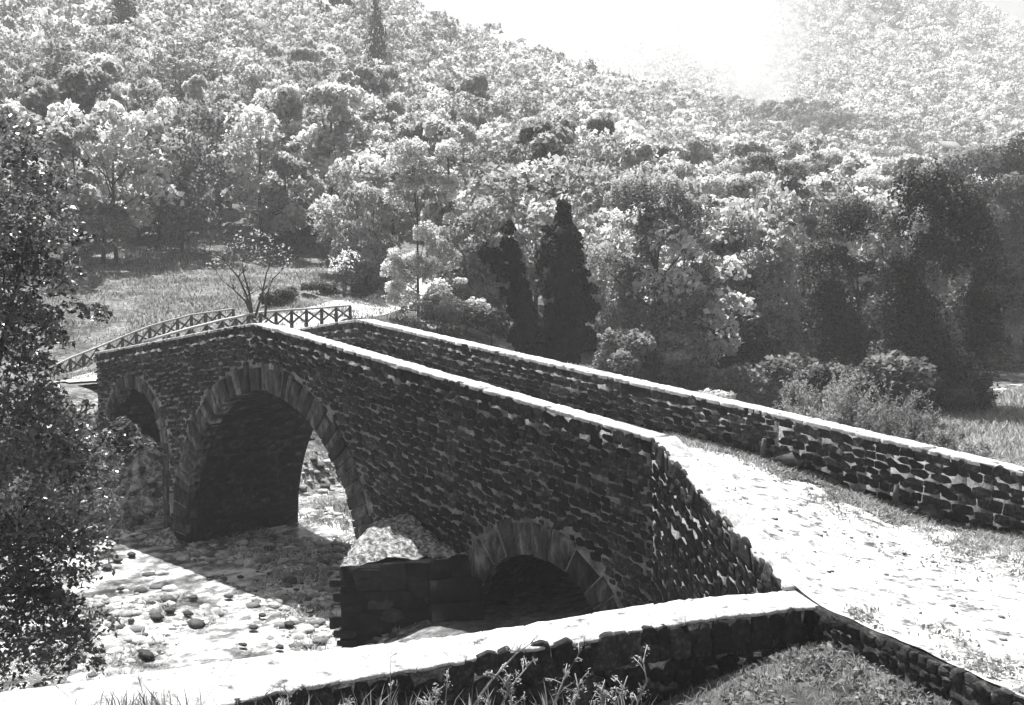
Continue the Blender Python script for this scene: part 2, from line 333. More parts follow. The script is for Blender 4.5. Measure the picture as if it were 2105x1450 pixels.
# arches: centre, half span, crown height, springing, ring depth
ARCH = [dict(c=-6.82, a=1.78, top=4.62, sp=2.6, th=.4, n=17), dict(c=.42, a=4.27, top=5.05, sp=0, th=.74, n=56), dict(c=10.5, a=2.03, top=2.22, sp=0, th=.74, n=14)]
def intr(A, x):
    u = (x-A['c'])/A['a']
    return A['sp']+(A['top']-A['sp'])*math.sqrt(max(0, 1-u*u)) if abs(u) < 1 else None
def open_(s, t, ring=True):
    for A in ARCH:
        e = A['th']*.93 if ring else 0; u = (s-A['c'])/(A['a']+e); 
        if t > A['sp']:
            v = (t-A['sp'])/(A['top']-A['sp']+e)
            if u*u+v*v < 1: return True
        elif abs(s-A['c']) < A['a']+(e*.45 if A['sp'] == 0 else .3): return True
    return False
BW_ = 4.2; XL, XR = -9.3, 14.3
bridge = empty('stone_bridge', (0, 0, 0), 0, 'old humpback stone bridge with three arches and pale topped parapets', 'bridge')
# solid core
xs = sorted(set([round(v, 4) for v in np.arange(XL, XR+.01, .12)]+[A['c']+s*A['a'] for A in ARCH for s in (-1, 1)]))
mb = MB(); SF = [MB() for _ in ARCH]
for x0, x1 in zip(xs[:-1], xs[1:]):
    if x1-x0 < 1e-4: continue
    xm = (x0+x1)/2; A = next((q for q in ARCH if abs(xm-q['c']) < q['a']), None)
    z0 = z1 = -.6
    if A:
        f = lambda x: (intr(A, x) if intr(A, x) is not None else A['sp']); z0, z1 = f(x0), f(x1)
    t0, t1 = float(deck(x0)), float(deck(x1))
    mb.add([(x0, 0, z0), (x1, 0, z1), (x1, 0, t1), (x0, 0, t0)], [(0, 1, 2, 3)])
    mb.add([(x0, BW_, z0), (x1, BW_, z1), (x1, BW_, t1), (x0, BW_, t0)], [(3, 2, 1, 0)])
    mb.add([(x0, 0, t0), (x1, 0, t1), (x1, BW_, t1), (x0, BW_, t0)], [(0, 1, 2, 3)])
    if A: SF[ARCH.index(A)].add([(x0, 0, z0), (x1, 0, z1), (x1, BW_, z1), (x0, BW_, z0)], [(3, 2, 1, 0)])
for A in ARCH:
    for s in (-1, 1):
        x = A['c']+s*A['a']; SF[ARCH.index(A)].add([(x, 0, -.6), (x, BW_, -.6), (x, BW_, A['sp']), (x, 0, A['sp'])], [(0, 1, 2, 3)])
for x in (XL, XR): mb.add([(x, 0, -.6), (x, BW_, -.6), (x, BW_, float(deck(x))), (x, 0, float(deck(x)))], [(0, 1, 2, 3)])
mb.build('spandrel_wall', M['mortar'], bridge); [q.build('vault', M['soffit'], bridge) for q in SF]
# stones of the river face, up to just under the coping
fac = MB()
sk = lambda s, d: d*(.075*max(s-1, 0)**.85*.55 if s > 1 else .03*min(-s, 8)*0)
stones(fac, XL, 13.55, 8.2, lambda s: float(topA(s))-.05, lambda s, t, n: (s, -n, t), lambda s, t: (not open_(s, t)) and t > -.3, skew=sk)
fac.build('facing_stones', M['stone'], bridge)
bk = MB()
stones(bk, XL, 14.2, 1.05, lambda s: float(topB(s))-.05, lambda s, t, n: (s, 3.75-n, t), lambda s, t: t > deck(s)-.02)
def wallstrip(mb, line, th, zt, zb, side=1):
    """upright wall along a polyline of (x,y), thickness to the left side"""
    for (a, b) in zip(line[:-1], line[1:]):
        a_, b_ = np.array(a), np.array(b)
        mb.box8([(*a_[0], zb(a_[0])), (*b_[0], zb(b_[0])), (*b_[1], zb(b_[1])), (*a_[1], zb(a_[1])), (*a_[0], zt(a_[0])), (*b_[0], zt(b_[0])), (*b_[1], zt(b_[1])), (*a_[1], zt(a_[1]))])
def coping(mb, pa, pb, zt, th=.1, over=.03, seg=(.35, .95), lo=.2):
    """irregular flat slabs between two matching polylines pa (near edge) and pb (far edge)"""
    pa, pb = np.array(pa, float), np.array(pb, float)
    L = np.r_[0, np.cumsum(np.linalg.norm(np.diff(pa, axis=0), axis=1))]
    f = lambda q, P: np.array([np.interp(q, L, P[:, 0]), np.interp(q, L, P[:, 1])])
    s = 0
    while s < L[-1]-.05:
        e = min(L[-1], s+random.uniform(*seg)); a0, a1, b0, b1 = f(s+.001, pa), f(e-.001, pa), f(s+.001, pb), f(e-.001, pb)
        w0 = (b0-a0)/np.linalg.norm(b0-a0); o = lambda: over+random.uniform(-.035, .045)
        n = 6; ring = []
        for i in range(n+1):
            q = i/n; ring.append(a0+(a1-a0)*q-w0*(o()))
        for i in range(n+1):
            q = 1-i/n; ring.append(b0+(b1-b0)*q+w0*(o()))
        dz = random.uniform(-.004, .006); k = len(ring); c = np.mean(ring, axis=0)
        V = [(*p, zt(p)-th) for p in ring]+[(*p, zt(p)+dz-.018) for p in ring]+[(*(c+(p-c)*.955), zt(p)+dz+random.uniform(-.004, .006)) for p in ring]
        F = [(i, (i+1) % k, k+(i+1) % k, k+i) for i in range(k)]+[(k+i, k+(i+1) % k, 2*k+(i+1) % k, 2*k+i) for i in range(k)]+[tuple(2*k+i for i in range(k))]
        mb.add(V, F, random.uniform(.3, 1)); s = e
xsA = list(np.arange(XL, 13.5, .5))+[13.51]; xsB = list(np.arange(XL, 34, .5))
pw = MB(); wallstrip(pw, [((x, 0), (x, .45)) for x in xsA], .45, lambda p: float(topA(p[0]))-.07, lambda p: float(deck(p[0]))+.001)
pA = pw.build('parapet', M['mortar'], bridge)
cm = MB(); coping(cm, [(x, 0) for x in xsA], [(x, .45) for x in xsA], lambda p: float(topA(p[0])), .08); cm.build('coping', M['coping'], pA)
pw = MB(); wallstrip(pw, [((x, 3.75), (x, 4.2)) for x in xsB], .45, lambda p: float(topB(p[0]))-.07, lambda p: float(deck(p[0]))+.001-(1.2 if p[0] > XR-.3 else 0))
pB = pw.build('parapet', M['mortar'], bridge)
cm = MB(); coping(cm, [(x, 3.75) for x in xsB], [(x, 4.2) for x in xsB], lambda p: float(topB(p[0])), .08); cm.build('coping', M['coping'], pB)
stones(bk, 14.2, 33, 1.6, lambda s: float(topB(s))-.05, lambda s, t, n: (s, 3.75-n, t), lambda s, t: t > deck(s)-.1, ch=(.1, .22), wd=(.16, .55))
bk.build('facing_stones', M['stone'], pB)
# coursed blocks lining the vaults
M['vault'] = rough_mat('dark_vault_block', [(.34, .008), (.52, .022), (.7, .07)], 5, 30, 1, .05, .85, (.4, 2))  # very dark block colour, toned at random per block
for A in ARCH:
    a, hgt = A['a'], A['top']-A['sp']; th_ = np.linspace(math.pi, 0, 500); AL = np.r_[0, np.cumsum(np.hypot(np.diff(a*np.cos(th_)), np.diff(hgt*np.sin(th_))))]; base_ = A['sp']+.4 if A['sp'] > 0 else 0
    def vmap(s, t, n, A=A, a=a, hgt=hgt, AL=AL, base_=base_):
        if t < base_: return (A['c']-a+n, s, A['sp']-(base_-t))
        q = float(np.interp(t-base_, AL, th_)); nx, nz = math.cos(q)/a, math.sin(q)/hgt; l = math.hypot(nx, nz); return (A['c']+a*math.cos(q)-nx/l*n, s, A['sp']+hgt*math.sin(q)-nz/l*n)
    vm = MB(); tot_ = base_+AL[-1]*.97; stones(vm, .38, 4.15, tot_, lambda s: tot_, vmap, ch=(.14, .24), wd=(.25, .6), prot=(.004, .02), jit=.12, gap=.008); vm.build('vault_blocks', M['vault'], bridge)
# arch rings
for A in ARCH:
    r = MB(); n = A['n']; a, hgt, th = A['a'], A['top']-A['sp'], A['th']
    ths = np.linspace(math.pi, 0, n+1); ts = np.linspace(0, math.pi, 400)
    arc = np.r_[0, np.cumsum(np.hypot(np.diff(a*np.cos(ts)), np.diff(hgt*np.sin(ts))))]
    br = np.sort(np.clip(np.linspace(0, 1, n+1)+np.r_[0, rng.uniform(-.25, .25, n-1)/n, 0], 0, 1)); ths = np.interp(br*arc[-1], arc, ts)
    for t0, t1 in zip(ths[:-1], ths[1:]):
        g = .012/ max(a, 1); t0 += g; t1 -= g; dd = th*random.uniform(.78, 1.1); y0 = -random.uniform(.02, .1)
        def pt(t, e, y):
            nx, nz = math.cos(t)/a, math.sin(t)/hgt; l = math.hypot(nx, nz)
            return (A['c']+a*math.cos(t)+nx/l*e, y, A['sp']+hgt*math.sin(t)+nz/l*e)
        i0 = -random.uniform(.0, .07); c = random.uniform(.015, .05)
        fr = [pt(t0, i0, .35), pt(t1, i0, .35), pt(t1, dd, .35), pt(t0, dd, .35), pt(t0, i0, y0+c), pt(t1, i0, y0+c), pt(t1, dd, y0+c), pt(t0, dd, y0+c)]
        q = (t1-t0)*.1; inn = [pt(t0+q, i0+c, y0), pt(t1-q, i0+c, y0), pt(t1-q, dd-c*1.5, y0), pt(t0+q, dd-c*1.5, y0)]
        V = fr+inn
        r.add(V, [(0, 1, 5, 4), (1, 2, 6, 5), (2, 3, 7, 6), (3, 0, 4, 7), (4, 5, 9, 8), (5, 6, 10, 9), (6, 7, 11, 10), (7, 4, 8, 11), (8, 9, 10, 11)], min(1.5, max(0, random.gauss(.45, .4)))+(1 if random.random() < .04 else 0))
    if A['sp'] > 0:
        for s in (-1, 1):
            z = -.3
            while z < A['sp']-.05:
                h = min(random.uniform(.2, .4), A['sp']-z); x0 = A['c']+s*A['a']; x1 = x0+s*random.uniform(.25, .5); y0 = -random.uniform(.03, .07)
                xa, xb = min(x0, x1), max(x0, x1)
                r.box8([(xa, y0, z+.01), (xb, y0, z+.01), (xb, .3, z+.01), (xa, .3, z+.01), (xa, y0, z+h-.01), (xb, y0, z+h-.01), (xb, .3, z+h-.01), (xa, .3, z+h-.01)], random.uniform(.3, .9)); z += h
    r.build('arch_ring', M['ring'], bridge)
# wing wall: splays out towards the viewer and drops to the road
W0, W1 = np.array([13.51, 0.0]), np.array([17.6, -2.18]); wu = (W1-W0)/np.linalg.norm(W1-W0); wn = np.array([wu[1], -wu[0]]); WL = np.linalg.norm(W1-W0)
wtop = lambda s: float(np.interp(s, [0, 1.2, 3, WL, 9], [5.09, 4.68, 3.98, 3.42, 3.3]))
wm = MB()
ss = np.linspace(0, WL, 12)
for a_, b_ in zip(ss[:-1], ss[1:]):
    P = []
    for z in (0, 1):
        for s, o in ((a_, 0), (b_, 0), (b_, .5), (a_, .5)):
            q = W0+wu*s-wn*o; P.append((*q, (wtop(s)-.05) if z else -.5))
    wm.box8(P)
wing = wm.build('wing_wall', M['mortar'], bridge)
ws = MB(); stones(ws, 0, WL, 5.6, lambda s: wtop(s)+.02, lambda s, t, n: (*(W0+wu*s+wn*n), t), lambda s, t: t > -.2, ch=(.12, .26), wd=(.14, .42), prot=(.015, .05), skew=lambda s, d: -.16*s*0)
ws.build('facing_stones', M['stone'], wing)
cm = MB(); coping(cm, [tuple(W0+wu*s) for s in ss], [tuple(W0+wu*s-wn*.5) for s in ss], lambda p: wtop(float((np.array(p)-W0)@wu)), .07, .0); cm.build('coping', M['coping'], wing)
# cutwater with rubble cap
cw = MB(); nose = np.array([6.95, -2.5]); cl, cr = np.array([4.95, 0.0]), np.array([8.62, 0.0])
cw.add([(*cl, -.6), (*nose, -.6), (*cr, -.6), (*cl, 1.85), (*nose, 1.8), (*cr, 1.88)], [(0, 1, 4, 3), (1, 2, 5, 4), (3, 4, 5)])
cut = cw.build('cutwater', M['darkcore'], bridge)
cs_ = MB()
for P, Q in ((nose, cr), (cl, nose)):
    u_ = (Q-P)/np.linalg.norm(Q-P); n_ = np.array([u_[1], -u_[0]])
    stones(cs_, 0, np.linalg.norm(Q-P), 2.4, lambda s: 1.85, lambda s, t, n, P=P, u_=u_, n_=n_: (*(P+u_*s+n_*n), t), lambda s, t: t > -.4, ch=(.22, .34), wd=(.35, .8), prot=(.03, .07), gap=.008)
cs_.build('facing_stones', rough_mat('dark_block_stone', [(.3, .015), (.6, .035), (.8, .08)], 5, 30, .8, .03, .8, (.5, 1.6)), cut)  # near-black cutwater blocks, tone varied at random per stone
rb = MB(); n = 14; V = []; F = []
apex = np.array([6.6, .02, 2.75])
for i in range(n+1):
    for j in range(n+1-i):
        u, v = i/n, j/n; base = cl*(1-u-v)+nose*u+cr*v
        w_ = min(1-u-v, u*1.0, v)
        dy = (base[1]+2.5)/2.5; hgt = 1.84+max(0, 1-np.linalg.norm((base-apex[:2])*np.array([.55, .42])))*.72*min(1, 6*min(u+.02 if u < .02 else 1, 1))
        edge = 1 if (1-u-v) < .01 or v < .01 else 0
        z = (1.86 if edge else hgt)+random.uniform(-.07, .09)
        V.append((base[0]+random.uniform(-.04, .04), base[1]+random.uniform(-.04, .04)-(.03 if edge else 0), z))
idx = {}; k = 0
for i in range(n+1):
    for j in range(n+1-i): idx[i, j] = k; k += 1
for i in range(n):
    for j in range(n-i):
        F.append((idx[i, j], idx[i+1, j], idx[i, j+1]))
        if j < n-i-1: F.append((idx[i+1, j], idx[i+1, j+1], idx[i, j+1]))
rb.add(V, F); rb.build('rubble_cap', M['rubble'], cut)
# lower stepped footing against the right side of the cutwater
lf = MB(); P0 = nose*.35+cr*.65; P1 = cr+np.array([.25, -.05]); n_ = np.array([.83, -.55])
for z0, z1, e in ((-.6, .9, .5), (.9, 1.4, .3)):
    q = [P0+(0, 0), P0+n_*e, P1+n_*e*.8, P1+np.array([-.2, .1])]
    lf.box8([(*p, z0) for p in q]+[(*p, z1+random.uniform(-.03, .03)) for p in q])
lf.build('footing', M['darkcore'], cut)
# pale triangular footing stone of the left pier
fs = MB(); fs.add([(-5.3, -.1, -.1), (-4.9, -1.0, -.05), (-3.8, -.15, -.1), (-4.6, -.1, .38), (-4.75, -.55, .22)], [(0, 1, 4), (1, 2, 4), (0, 4, 3), (4, 2, 3)]); fs.build('pier_footing', M['rubble'], bridge)

# foreground retaining wall
fw = empty('stone_wall', (17, -5, 0), 0, 'low dark stone wall with broad white coping crossing the foreground', 'wall')
def loc(mb, o):
    c = np.array(o.location); mb.v = [tuple(np.array(v)-c) for v in mb.v]; return mb
fz = lambda p: 3.37+.02*math.sin(p[1]*1.1)
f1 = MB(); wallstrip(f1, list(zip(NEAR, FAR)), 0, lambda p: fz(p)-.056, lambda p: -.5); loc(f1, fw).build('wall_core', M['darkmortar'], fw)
f2 = MB(); coping(f2, [(18.75, -1.9)]+NEAR, [(18.0, -1.5)]+FAR, fz, .05, .02, (.4, 1.1)); loc(f2, fw).build('coping', M['coping'], fw)
NA = np.array(NEAR); NL = np.r_[0, np.cumsum(np.linalg.norm(np.diff(NA, axis=0), axis=1))]
def nearmap(s, t, n, P=NA, L=NL, sg=1):
    x = np.interp(s, L, P[:, 0]); y = np.interp(s, L, P[:, 1]); i = min(len(L)-2, max(0, int(np.searchsorted(L, s))-1)); d = P[i+1]-P[i]; d /= np.linalg.norm(d)
    nn = np.array([-d[1], d[0]])*sg; return (x+nn[0]*n, y+nn[1]*n, t)
f3 = MB(); stones(f3, 0, NL[-1], 1.9, lambda s: 3.35, nearmap, ch=(.14, .28), wd=(.16, .5), prot=(.02, .06)); loc(f3, fw).build('facing_stones', M['stone'], fw)
rw = empty('retaining_wall', (21, -4, 0), 0, 'rough dark stone wall edging the pale road at lower right', 'wall')
RA = np.array(REDGE); RL = np.r_[0, np.cumsum(np.linalg.norm(np.diff(RA, axis=0), axis=1))]
rz = lambda p: float(deck(p[0]))-.005
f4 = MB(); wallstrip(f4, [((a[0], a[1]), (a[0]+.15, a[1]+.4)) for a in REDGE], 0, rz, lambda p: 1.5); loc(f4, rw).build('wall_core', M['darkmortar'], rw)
f5 = MB(); stones(f5, 0, RL[-1], 1.5, lambda s: float(deck(np.interp(s, RL, RA[:, 0])))+.02, lambda s, t, n: nearmap(s, t, n, RA, RL, -1), ch=(.08, .18), wd=(.1, .34), prot=(.01, .06)); loc(f5, rw).build('facing_stones', M['stone'], rw)

# roadway
rx = np.r_[np.arange(-14, 34, .12)]; RYmin = np.interp(rx, [-14, 13.45, 13.55, 17.6, 18.24]+[p[0] for p in REDGE[1:]], [.46, .46, .5, -2.0, -2.5]+[p[1]+.05 for p in REDGE[1:]])+.03*vnoise(rx, rx*0, .25, 21)*(rx > 18.3)
nv = 44; TT = np.linspace(0, 1, nv); RX = np.repeat(rx[:, None], nv, 1); RY = RYmin[:, None]*(1-TT)+3.74*TT
RZ = deck(RX)+.02+.018*vnoise(RX, RY, .9, 6)+.012*vnoise(RX, RY, .3, 7)-.05*np.exp(-((RY-1.3)/.35)**2)*smooth(14, 17, RX)
tag(link('road', grid_mesh('road', RX, RY, RZ, M['road'])), 'pale sunlit dirt and gravel track running over the bridge', 'road', kind='structure')
# path beyond the bridge, along the west bank
def ribbon(name, pts, wdt, mat, label):
    pts = np.array(pts, float); L = np.r_[0, np.cumsum(np.linalg.norm(np.diff(pts[:, :2], axis=0), axis=1))]; q = np.arange(0, L[-1], .5)
    x, y, z, ww = (np.interp(q, L, pts[:, i]) for i in range(4)); dx, dy = np.gradient(x), np.gradient(y); l = np.hypot(dx, dy); t = np.linspace(-1, 1, 9)
    X = x[:, None]-dy[:, None]/l[:, None]*t*ww[:, None]; Y = y[:, None]+dx[:, None]/l[:, None]*t*ww[:, None]
    Z = np.maximum(ground(X, Y), (z[:, None]+0*X)-9)+.07
    Z = np.where(z[:, None] > 0, np.maximum(Z, z[:, None]), Z)
    return tag(link(name, grid_mesh(name, X, Y, Z, mat)), label, 'path', kind='structure')
a = [at(560, 690, 54), at(640, 668, 60), at(740, 648, 68), at(830, 628, 78), at(900, 622, 86)]
ribbon('path', [(-12, 2.1, 4.22, 1.7), (-16, 3, -1, 1.8)]+[(p[0], p[1], -1, 1.9) for p in a], 0, M['road'], 'bright dirt path curving away beyond the bridge crest')
b = [at(330, 730, 50), at(220, 770, 48), at(130, 800, 46), at(0, 830, 44)]
ribbon('path', [(-14.5, 2.4, -1, 1.2)]+[(p[0], p[1], -1, 1.5) for p in b], 0, M['road'], 'pale dirt track sloping down left behind the small arch')

# ------------------------------------------------------------------ fences
def fence(name, pts, ys, label, step, n=None, h=.85):
    """posts at ground points pts, X braces between"""
    root = empty(name, pts[0], 0, label, 'fence', 'rustic wooden fences past the bridge'); c = np.array(pts[0])
    pts = [np.array(p)-c for p in pts]; hs = np.array([0, 0, h])
    for i, p in enumerate(pts):
        m = MB(); m.tube([p-hs*.3, p+hs*.5, p+hs*1.02], [.1, .09, .08], 8); m.build('post', M['wood'], root)
    m = MB(); m.tube([p+hs*1.0+np.array([0, 0, random.uniform(-.01, .02)]) for p in pts], .06, 6); m.build('rail', M['rail'], root)
    for p, q in zip(pts[:-1], pts[1:]):
        for a_, b_ in ((p+hs*.12, q+hs*.88), (p+hs*.88, q+hs*.12)):
            d = np.cross(q-p, hs); d = d/np.linalg.norm(d)*.03*(1 if a_[2] > b_[2]-.3 else -1)
            m = MB(); m.tube([a_+d, b_+d], .05, 6); m.build('brace', M['wood'], root)
    return root
def line_pts(tab, n):
    tab = np.array(tab, float); P = np.array([at(*t) for t in tab]); L = np.r_[0, np.cumsum(np.linalg.norm(np.diff(P, axis=0), axis=1))]
    q = np.linspace(0, L[-1], n); return [np.array([np.interp(s, L, P[:, i]) for i in range(3)]) for s in q]
fA = line_pts([(720, 659, 58), (632, 668, 54.5), (540, 676, 51), (460, 695, 47), (380, 718, 44), (300, 745, 42)], 14)
fence('wooden_fence', fA, 0, 'rustic fence with crossed braces beside the bright path behind the bridge crest', 0, h=.8)
fB = line_pts([(480, 668, 57), (390, 682, 56), (310, 705, 55), (235, 735, 54), (188, 755, 53), (137, 776, 52), (95, 800, 51)], 15)
fence('wooden_fence', fB, 0, 'rustic fence with crossed braces descending the grassy bank at far left', 0, h=.85)

# ------------------------------------------------------------------ foliage
def leaves(cent, size, asp=.6, upright=0.0, tones=None, tsd=.18, dirs=None):
    """random leaf cards (4 corners, slightly folded) -> V, F, tone"""
    n = len(cent); nrm = rng.normal(size=(n, 3)); nrm[:, 2] = np.abs(nrm[:, 2])*1.2+.3; nrm /= np.linalg.norm(nrm, axis=1, keepdims=True)
    if dirs is not None: sg = np.sign((nrm*dirs).sum(1)); nrm *= np.where(sg == 0, 1, sg)[:, None]
    t = rng.normal(size=(n, 3)); t[:, 2] = t[:, 2]*(1-upright)+upright*3
    if upright: nrm[:, 2] *= (1-upright); nrm /= np.linalg.norm(nrm, axis=1, keepdims=True)
    t -= nrm*(t*nrm).sum(1, keepdims=True); t /= np.linalg.norm(t, axis=1, keepdims=True); b = np.cross(nrm, t)
    s = (np.asarray(size)*rng.uniform(.6, 1.3, n))[:, None]
    V = np.stack([cent-t*s*.5, cent+b*s*.5*asp+nrm*s*.08, cent+t*s*.5-nrm*s*.05, cent-b*s*.5*asp+nrm*s*.08], 1).reshape(-1, 3)
    F = np.arange(4*n).reshape(-1, 4)[:, ::-1].copy() if True else 0
    global LASTN; LASTN = np.repeat(dirs*1.0+nrm*.8+np.array([0, 0, .1]), 4, axis=0) if dirs is not None else None
    tn = (tones if tones is not None else .5)+rng.normal(0, tsd, n); return V, F, np.clip(tn, 0, 1.3)
def lobe_points(c, r, n, flat=.65, shell=.35):
    d = rng.normal(size=(n, 3)); d /= np.linalg.norm(d, axis=1, keepdims=True); d[:, 2] = np.where(d[:, 2] < -.35, -d[:, 2], d[:, 2])
    q = (1-shell*rng.random(n)**1.5)*(1+.12*np.sin(d[:, 0]*7+d[:, 1]*5)); p = d*q[:, None]*r; p[:, 2] *= flat; return p+np.asarray(c), d
def crown_pts(lobes, n, flat=.65):
    R2 = np.array([l[3]**2 for l in lobes]); R2 = R2/R2.sum(); P = []; T = []; DD = []
    for l, w_ in zip(lobes, R2):
        k = max(4, int(n*w_)); p_, d_ = lobe_points(l[:3], l[3], k, flat); P.append(p_); DD.append(d_); T.append(np.full(k, .45+rng.normal(0, .2)))
    global LASTD; LASTD = np.concatenate(DD); return np.concatenate(P), np.concatenate(T)
def limbs(mb, base, top, lobes, r0, k=6):
    base, top = np.array(base, float), np.array(top, float); mid = (base+top)/2+np.array([random.uniform(-.05, .05), random.uniform(-.05, .05), 0])*np.linalg.norm(top-base)
    mb.tube([base, mid, top], [r0, r0*.7, r0*.25], 7)
    for l in sorted(lobes, key=lambda q: -q[3])[:k]:
        t = np.array(l[:3]); f = min(.85, max(.25, (t[2]-base[2])/(top[2]-base[2]+1e-6)*.62)); s = base+(mid-base)*min(1, f*2) if f < .5 else mid+(top-mid)*(f-.5)*2
        m_ = (s+t)/2+np.array([0, 0, -.06*np.linalg.norm(t-s)]); mb.tube([s, m_, t], [r0*.4, r0*.25, r0*.1], 5)
def proto(kind, seed, nl, leaf):
    """unit tree, height 1; returns crown mesh, trunk mesh"""
    global rng; rng = np.random.default_rng(seed); random.seed(seed); L = []
    if kind == 'broad':
        for _ in range(30):
            z = random.uniform(.08, .9); rr = .38*math.sqrt(max(.05, 1-((z-.55)/.48)**2)); an = random.uniform(0, 6.28); q = random.uniform(.3, 1)*rr
            L.append((q*math.cos(an), q*math.sin(an), z, random.uniform(.07, .17)))
    elif kind == 'tall':
        for _ in range(14):
            z = random.uniform(.2, .92); rr = .17*math.sqrt(max(.05, 1-((z-.5)/.52)**2)); an = random.uniform(0, 6.28); q = random.uniform(.2, 1)*rr
            L.append((q*math.cos(an), q*math.sin(an), z, random.uniform(.07, .12)))
    elif kind == 'shrub':
        for _ in range(9):
            an = random.uniform(0, 6.28); q = random.uniform(.1, .5); L.append((q*math.cos(an), q*math.sin(an), random.uniform(.3, .72), random.uniform(.2, .32)))
    elif kind == 'cypress':
        for i in range(24):
            z = .05+.9*i/23; rr = .13*math.sin(math.pi*min(1, (1-z)*.88+.03))**.8; an = i*2.4; L.append((rr*.35*math.cos(an), rr*.35*math.sin(an), z, max(.02, rr*.8)))
    P, T = crown_pts(L, nl, .9 if kind != 'cypress' else 1.6)
    V, F, tn = leaves(P, leaf, .65, .5 if kind == 'cypress' else 0, T, dirs=LASTD); NR = LASTN
    t = MB(); limbs(t, (0, 0, -.05), (0, 0, .8 if kind != 'shrub' else .4), L if kind != 'cypress' else [], .016 if kind != 'shrub' else .02, 6)
    return V, F, tn, t, NR
MATS = dict(pale=M['pale'], mid=M['mid'], dark=M['dark'], black=M['black'], feather=M['feather'])
PCACHE = {}
def get_proto(kind, i, mat, nl=4200, leaf=.042):
    k = (kind, i, mat)
    if k not in PCACHE:
        V, F, tn, t, NR = proto(kind, 100+i*7+len(kind), nl, leaf)
        cme = mesh_np('crown', V, [F], tn, MATS[mat], nrm=NR); tb = t.build('trunk', M['bark']); tme = tb.data; bpy.data.objects.remove(tb)
        PCACHE[k] = (cme, tme)
    return PCACHE[k]
def plant_tree(name, P, h, wscale, kind, i, mat, label, cat='tree', group=None, rz=None, nl=3600, leaf=.05):
    cme, tme = get_proto(kind, i, mat, nl, leaf)
    r = empty(name, P, random.uniform(0, 6.28) if rz is None else rz, label, cat, group); r.scale = (h*wscale, h*wscale, h)
    link('trunk' if kind != 'shrub' else 'stem', tme, r); link('crown', cme, r); return r
prs = random.Random(11)

# --- the wood on the hillsides
def screen_pick(n):
    """candidate tree spots by Poisson spacing in the world, inside the view cone, sorted by distance"""
    g = np.random.default_rng(5); out = []
    D = g.uniform(66, 640, n)**1; D = 60+(640-60)*g.random(n)**.75; px = g.uniform(-140, 2240, n)
    xy = CAM[None, :2]+FW[None, :2]*D[:, None]+RT[None, :2]*((px-1052.5)/FPX*D)[:, None]
    return D, px, xy
Dc, pxc, xyc = screen_pick(26000)
zc = ground(xyc[:, 0], xyc[:, 1]); pyc = proj(np.c_[xyc, zc])[1]
order = np.argsort(Dc); cells = {}; spots = []
for i in order:
    x, y = xyc[i]; D, px, py = Dc[i], pxc[i], pyc[i]
    if D > 560: continue
    if abs(x-rivx(y)) < rivw(y)+4 and y < 160: continue
    edge = 70 if px > 900 else np.interp(px, [-200, 0, 200, 260, 480, 600, 700, 780, 900], [70, 70, 74, 84, 89, 88, 84, 76, 70])     # meadow clearing
    if D < edge: continue
    if px > 1550 and D < 84: continue
    if abs(px-775) < 26 and 135 < D < 180: continue
    if 1915 < px < 1975 and 205 < D < 262: continue      # clearing in front of the house
    sp = 6.3 if D < 150 else (7.2 if D < 300 else 11)
    cx, cy = int(x//sp), int(y//sp); bad = False
    for ii in (-1, 0, 1):
        for jj in (-1, 0, 1):
            for (u, v) in cells.get((cx+ii, cy+jj, sp), ()):
                if (u-x)**2+(v-y)**2 < (sp*.82)**2: bad = True
    if bad: continue
    cells.setdefault((cx, cy, sp), []).append((x, y)); spots.append((x, y, zc[i], D, px, py))
print('tree spots', len(spots))
NIND = 240
def zone(px, py, D):
    if D > 300: return None
    if px > 1500: return 'at the foot of the hazy right hill', 'trees at the foot of the right hill'
    if px > 1080: return 'in the wood behind the dark cypress', 'trees in the wood behind the cypress'
    if px > 760: return 'in the wood above the far end of the bridge', 'trees in the wood above the far bridge end'
    if py > 400: return 'along the upper edge of the sunlit meadow', 'trees along the upper meadow edge'
    return 'high on the steep left hillside', 'trees on the steep left hillside'
KINDTXT = dict(pale='pale', mid='mid grey', dark='dark')
for k, (x, y, z, D, px, py) in enumerate(spots[:NIND]):
    zt, grp = zone(px, py, D); h = prs.uniform(7.5, 12.5)
    vv = float(vnoise(x, y, 20, 33)); dk = prs.random() < (.03+(.05 if px > 1500 else 0)-.08*vv); kd = 'tall' if prs.random() < .25 else 'broad'
    mt = 'dark' if dk else ('pale' if prs.random() < (.66 if px < 1500 else .5)+.3*vv else 'mid')
    lab = f"{KINDTXT[mt]} {'slender' if kd == 'tall' else 'rounded'} leafy tree {zt}"
    plant_tree('leafy_tree', (x, y, z-.1), h*(1.2 if kd == 'tall' else 1), prs.uniform(.75, 1.05), kd, prs.randrange(6), mt, lab, group=f"{KINDTXT[mt]} {'slender' if kd == 'tall' else 'rounded'} {grp}")
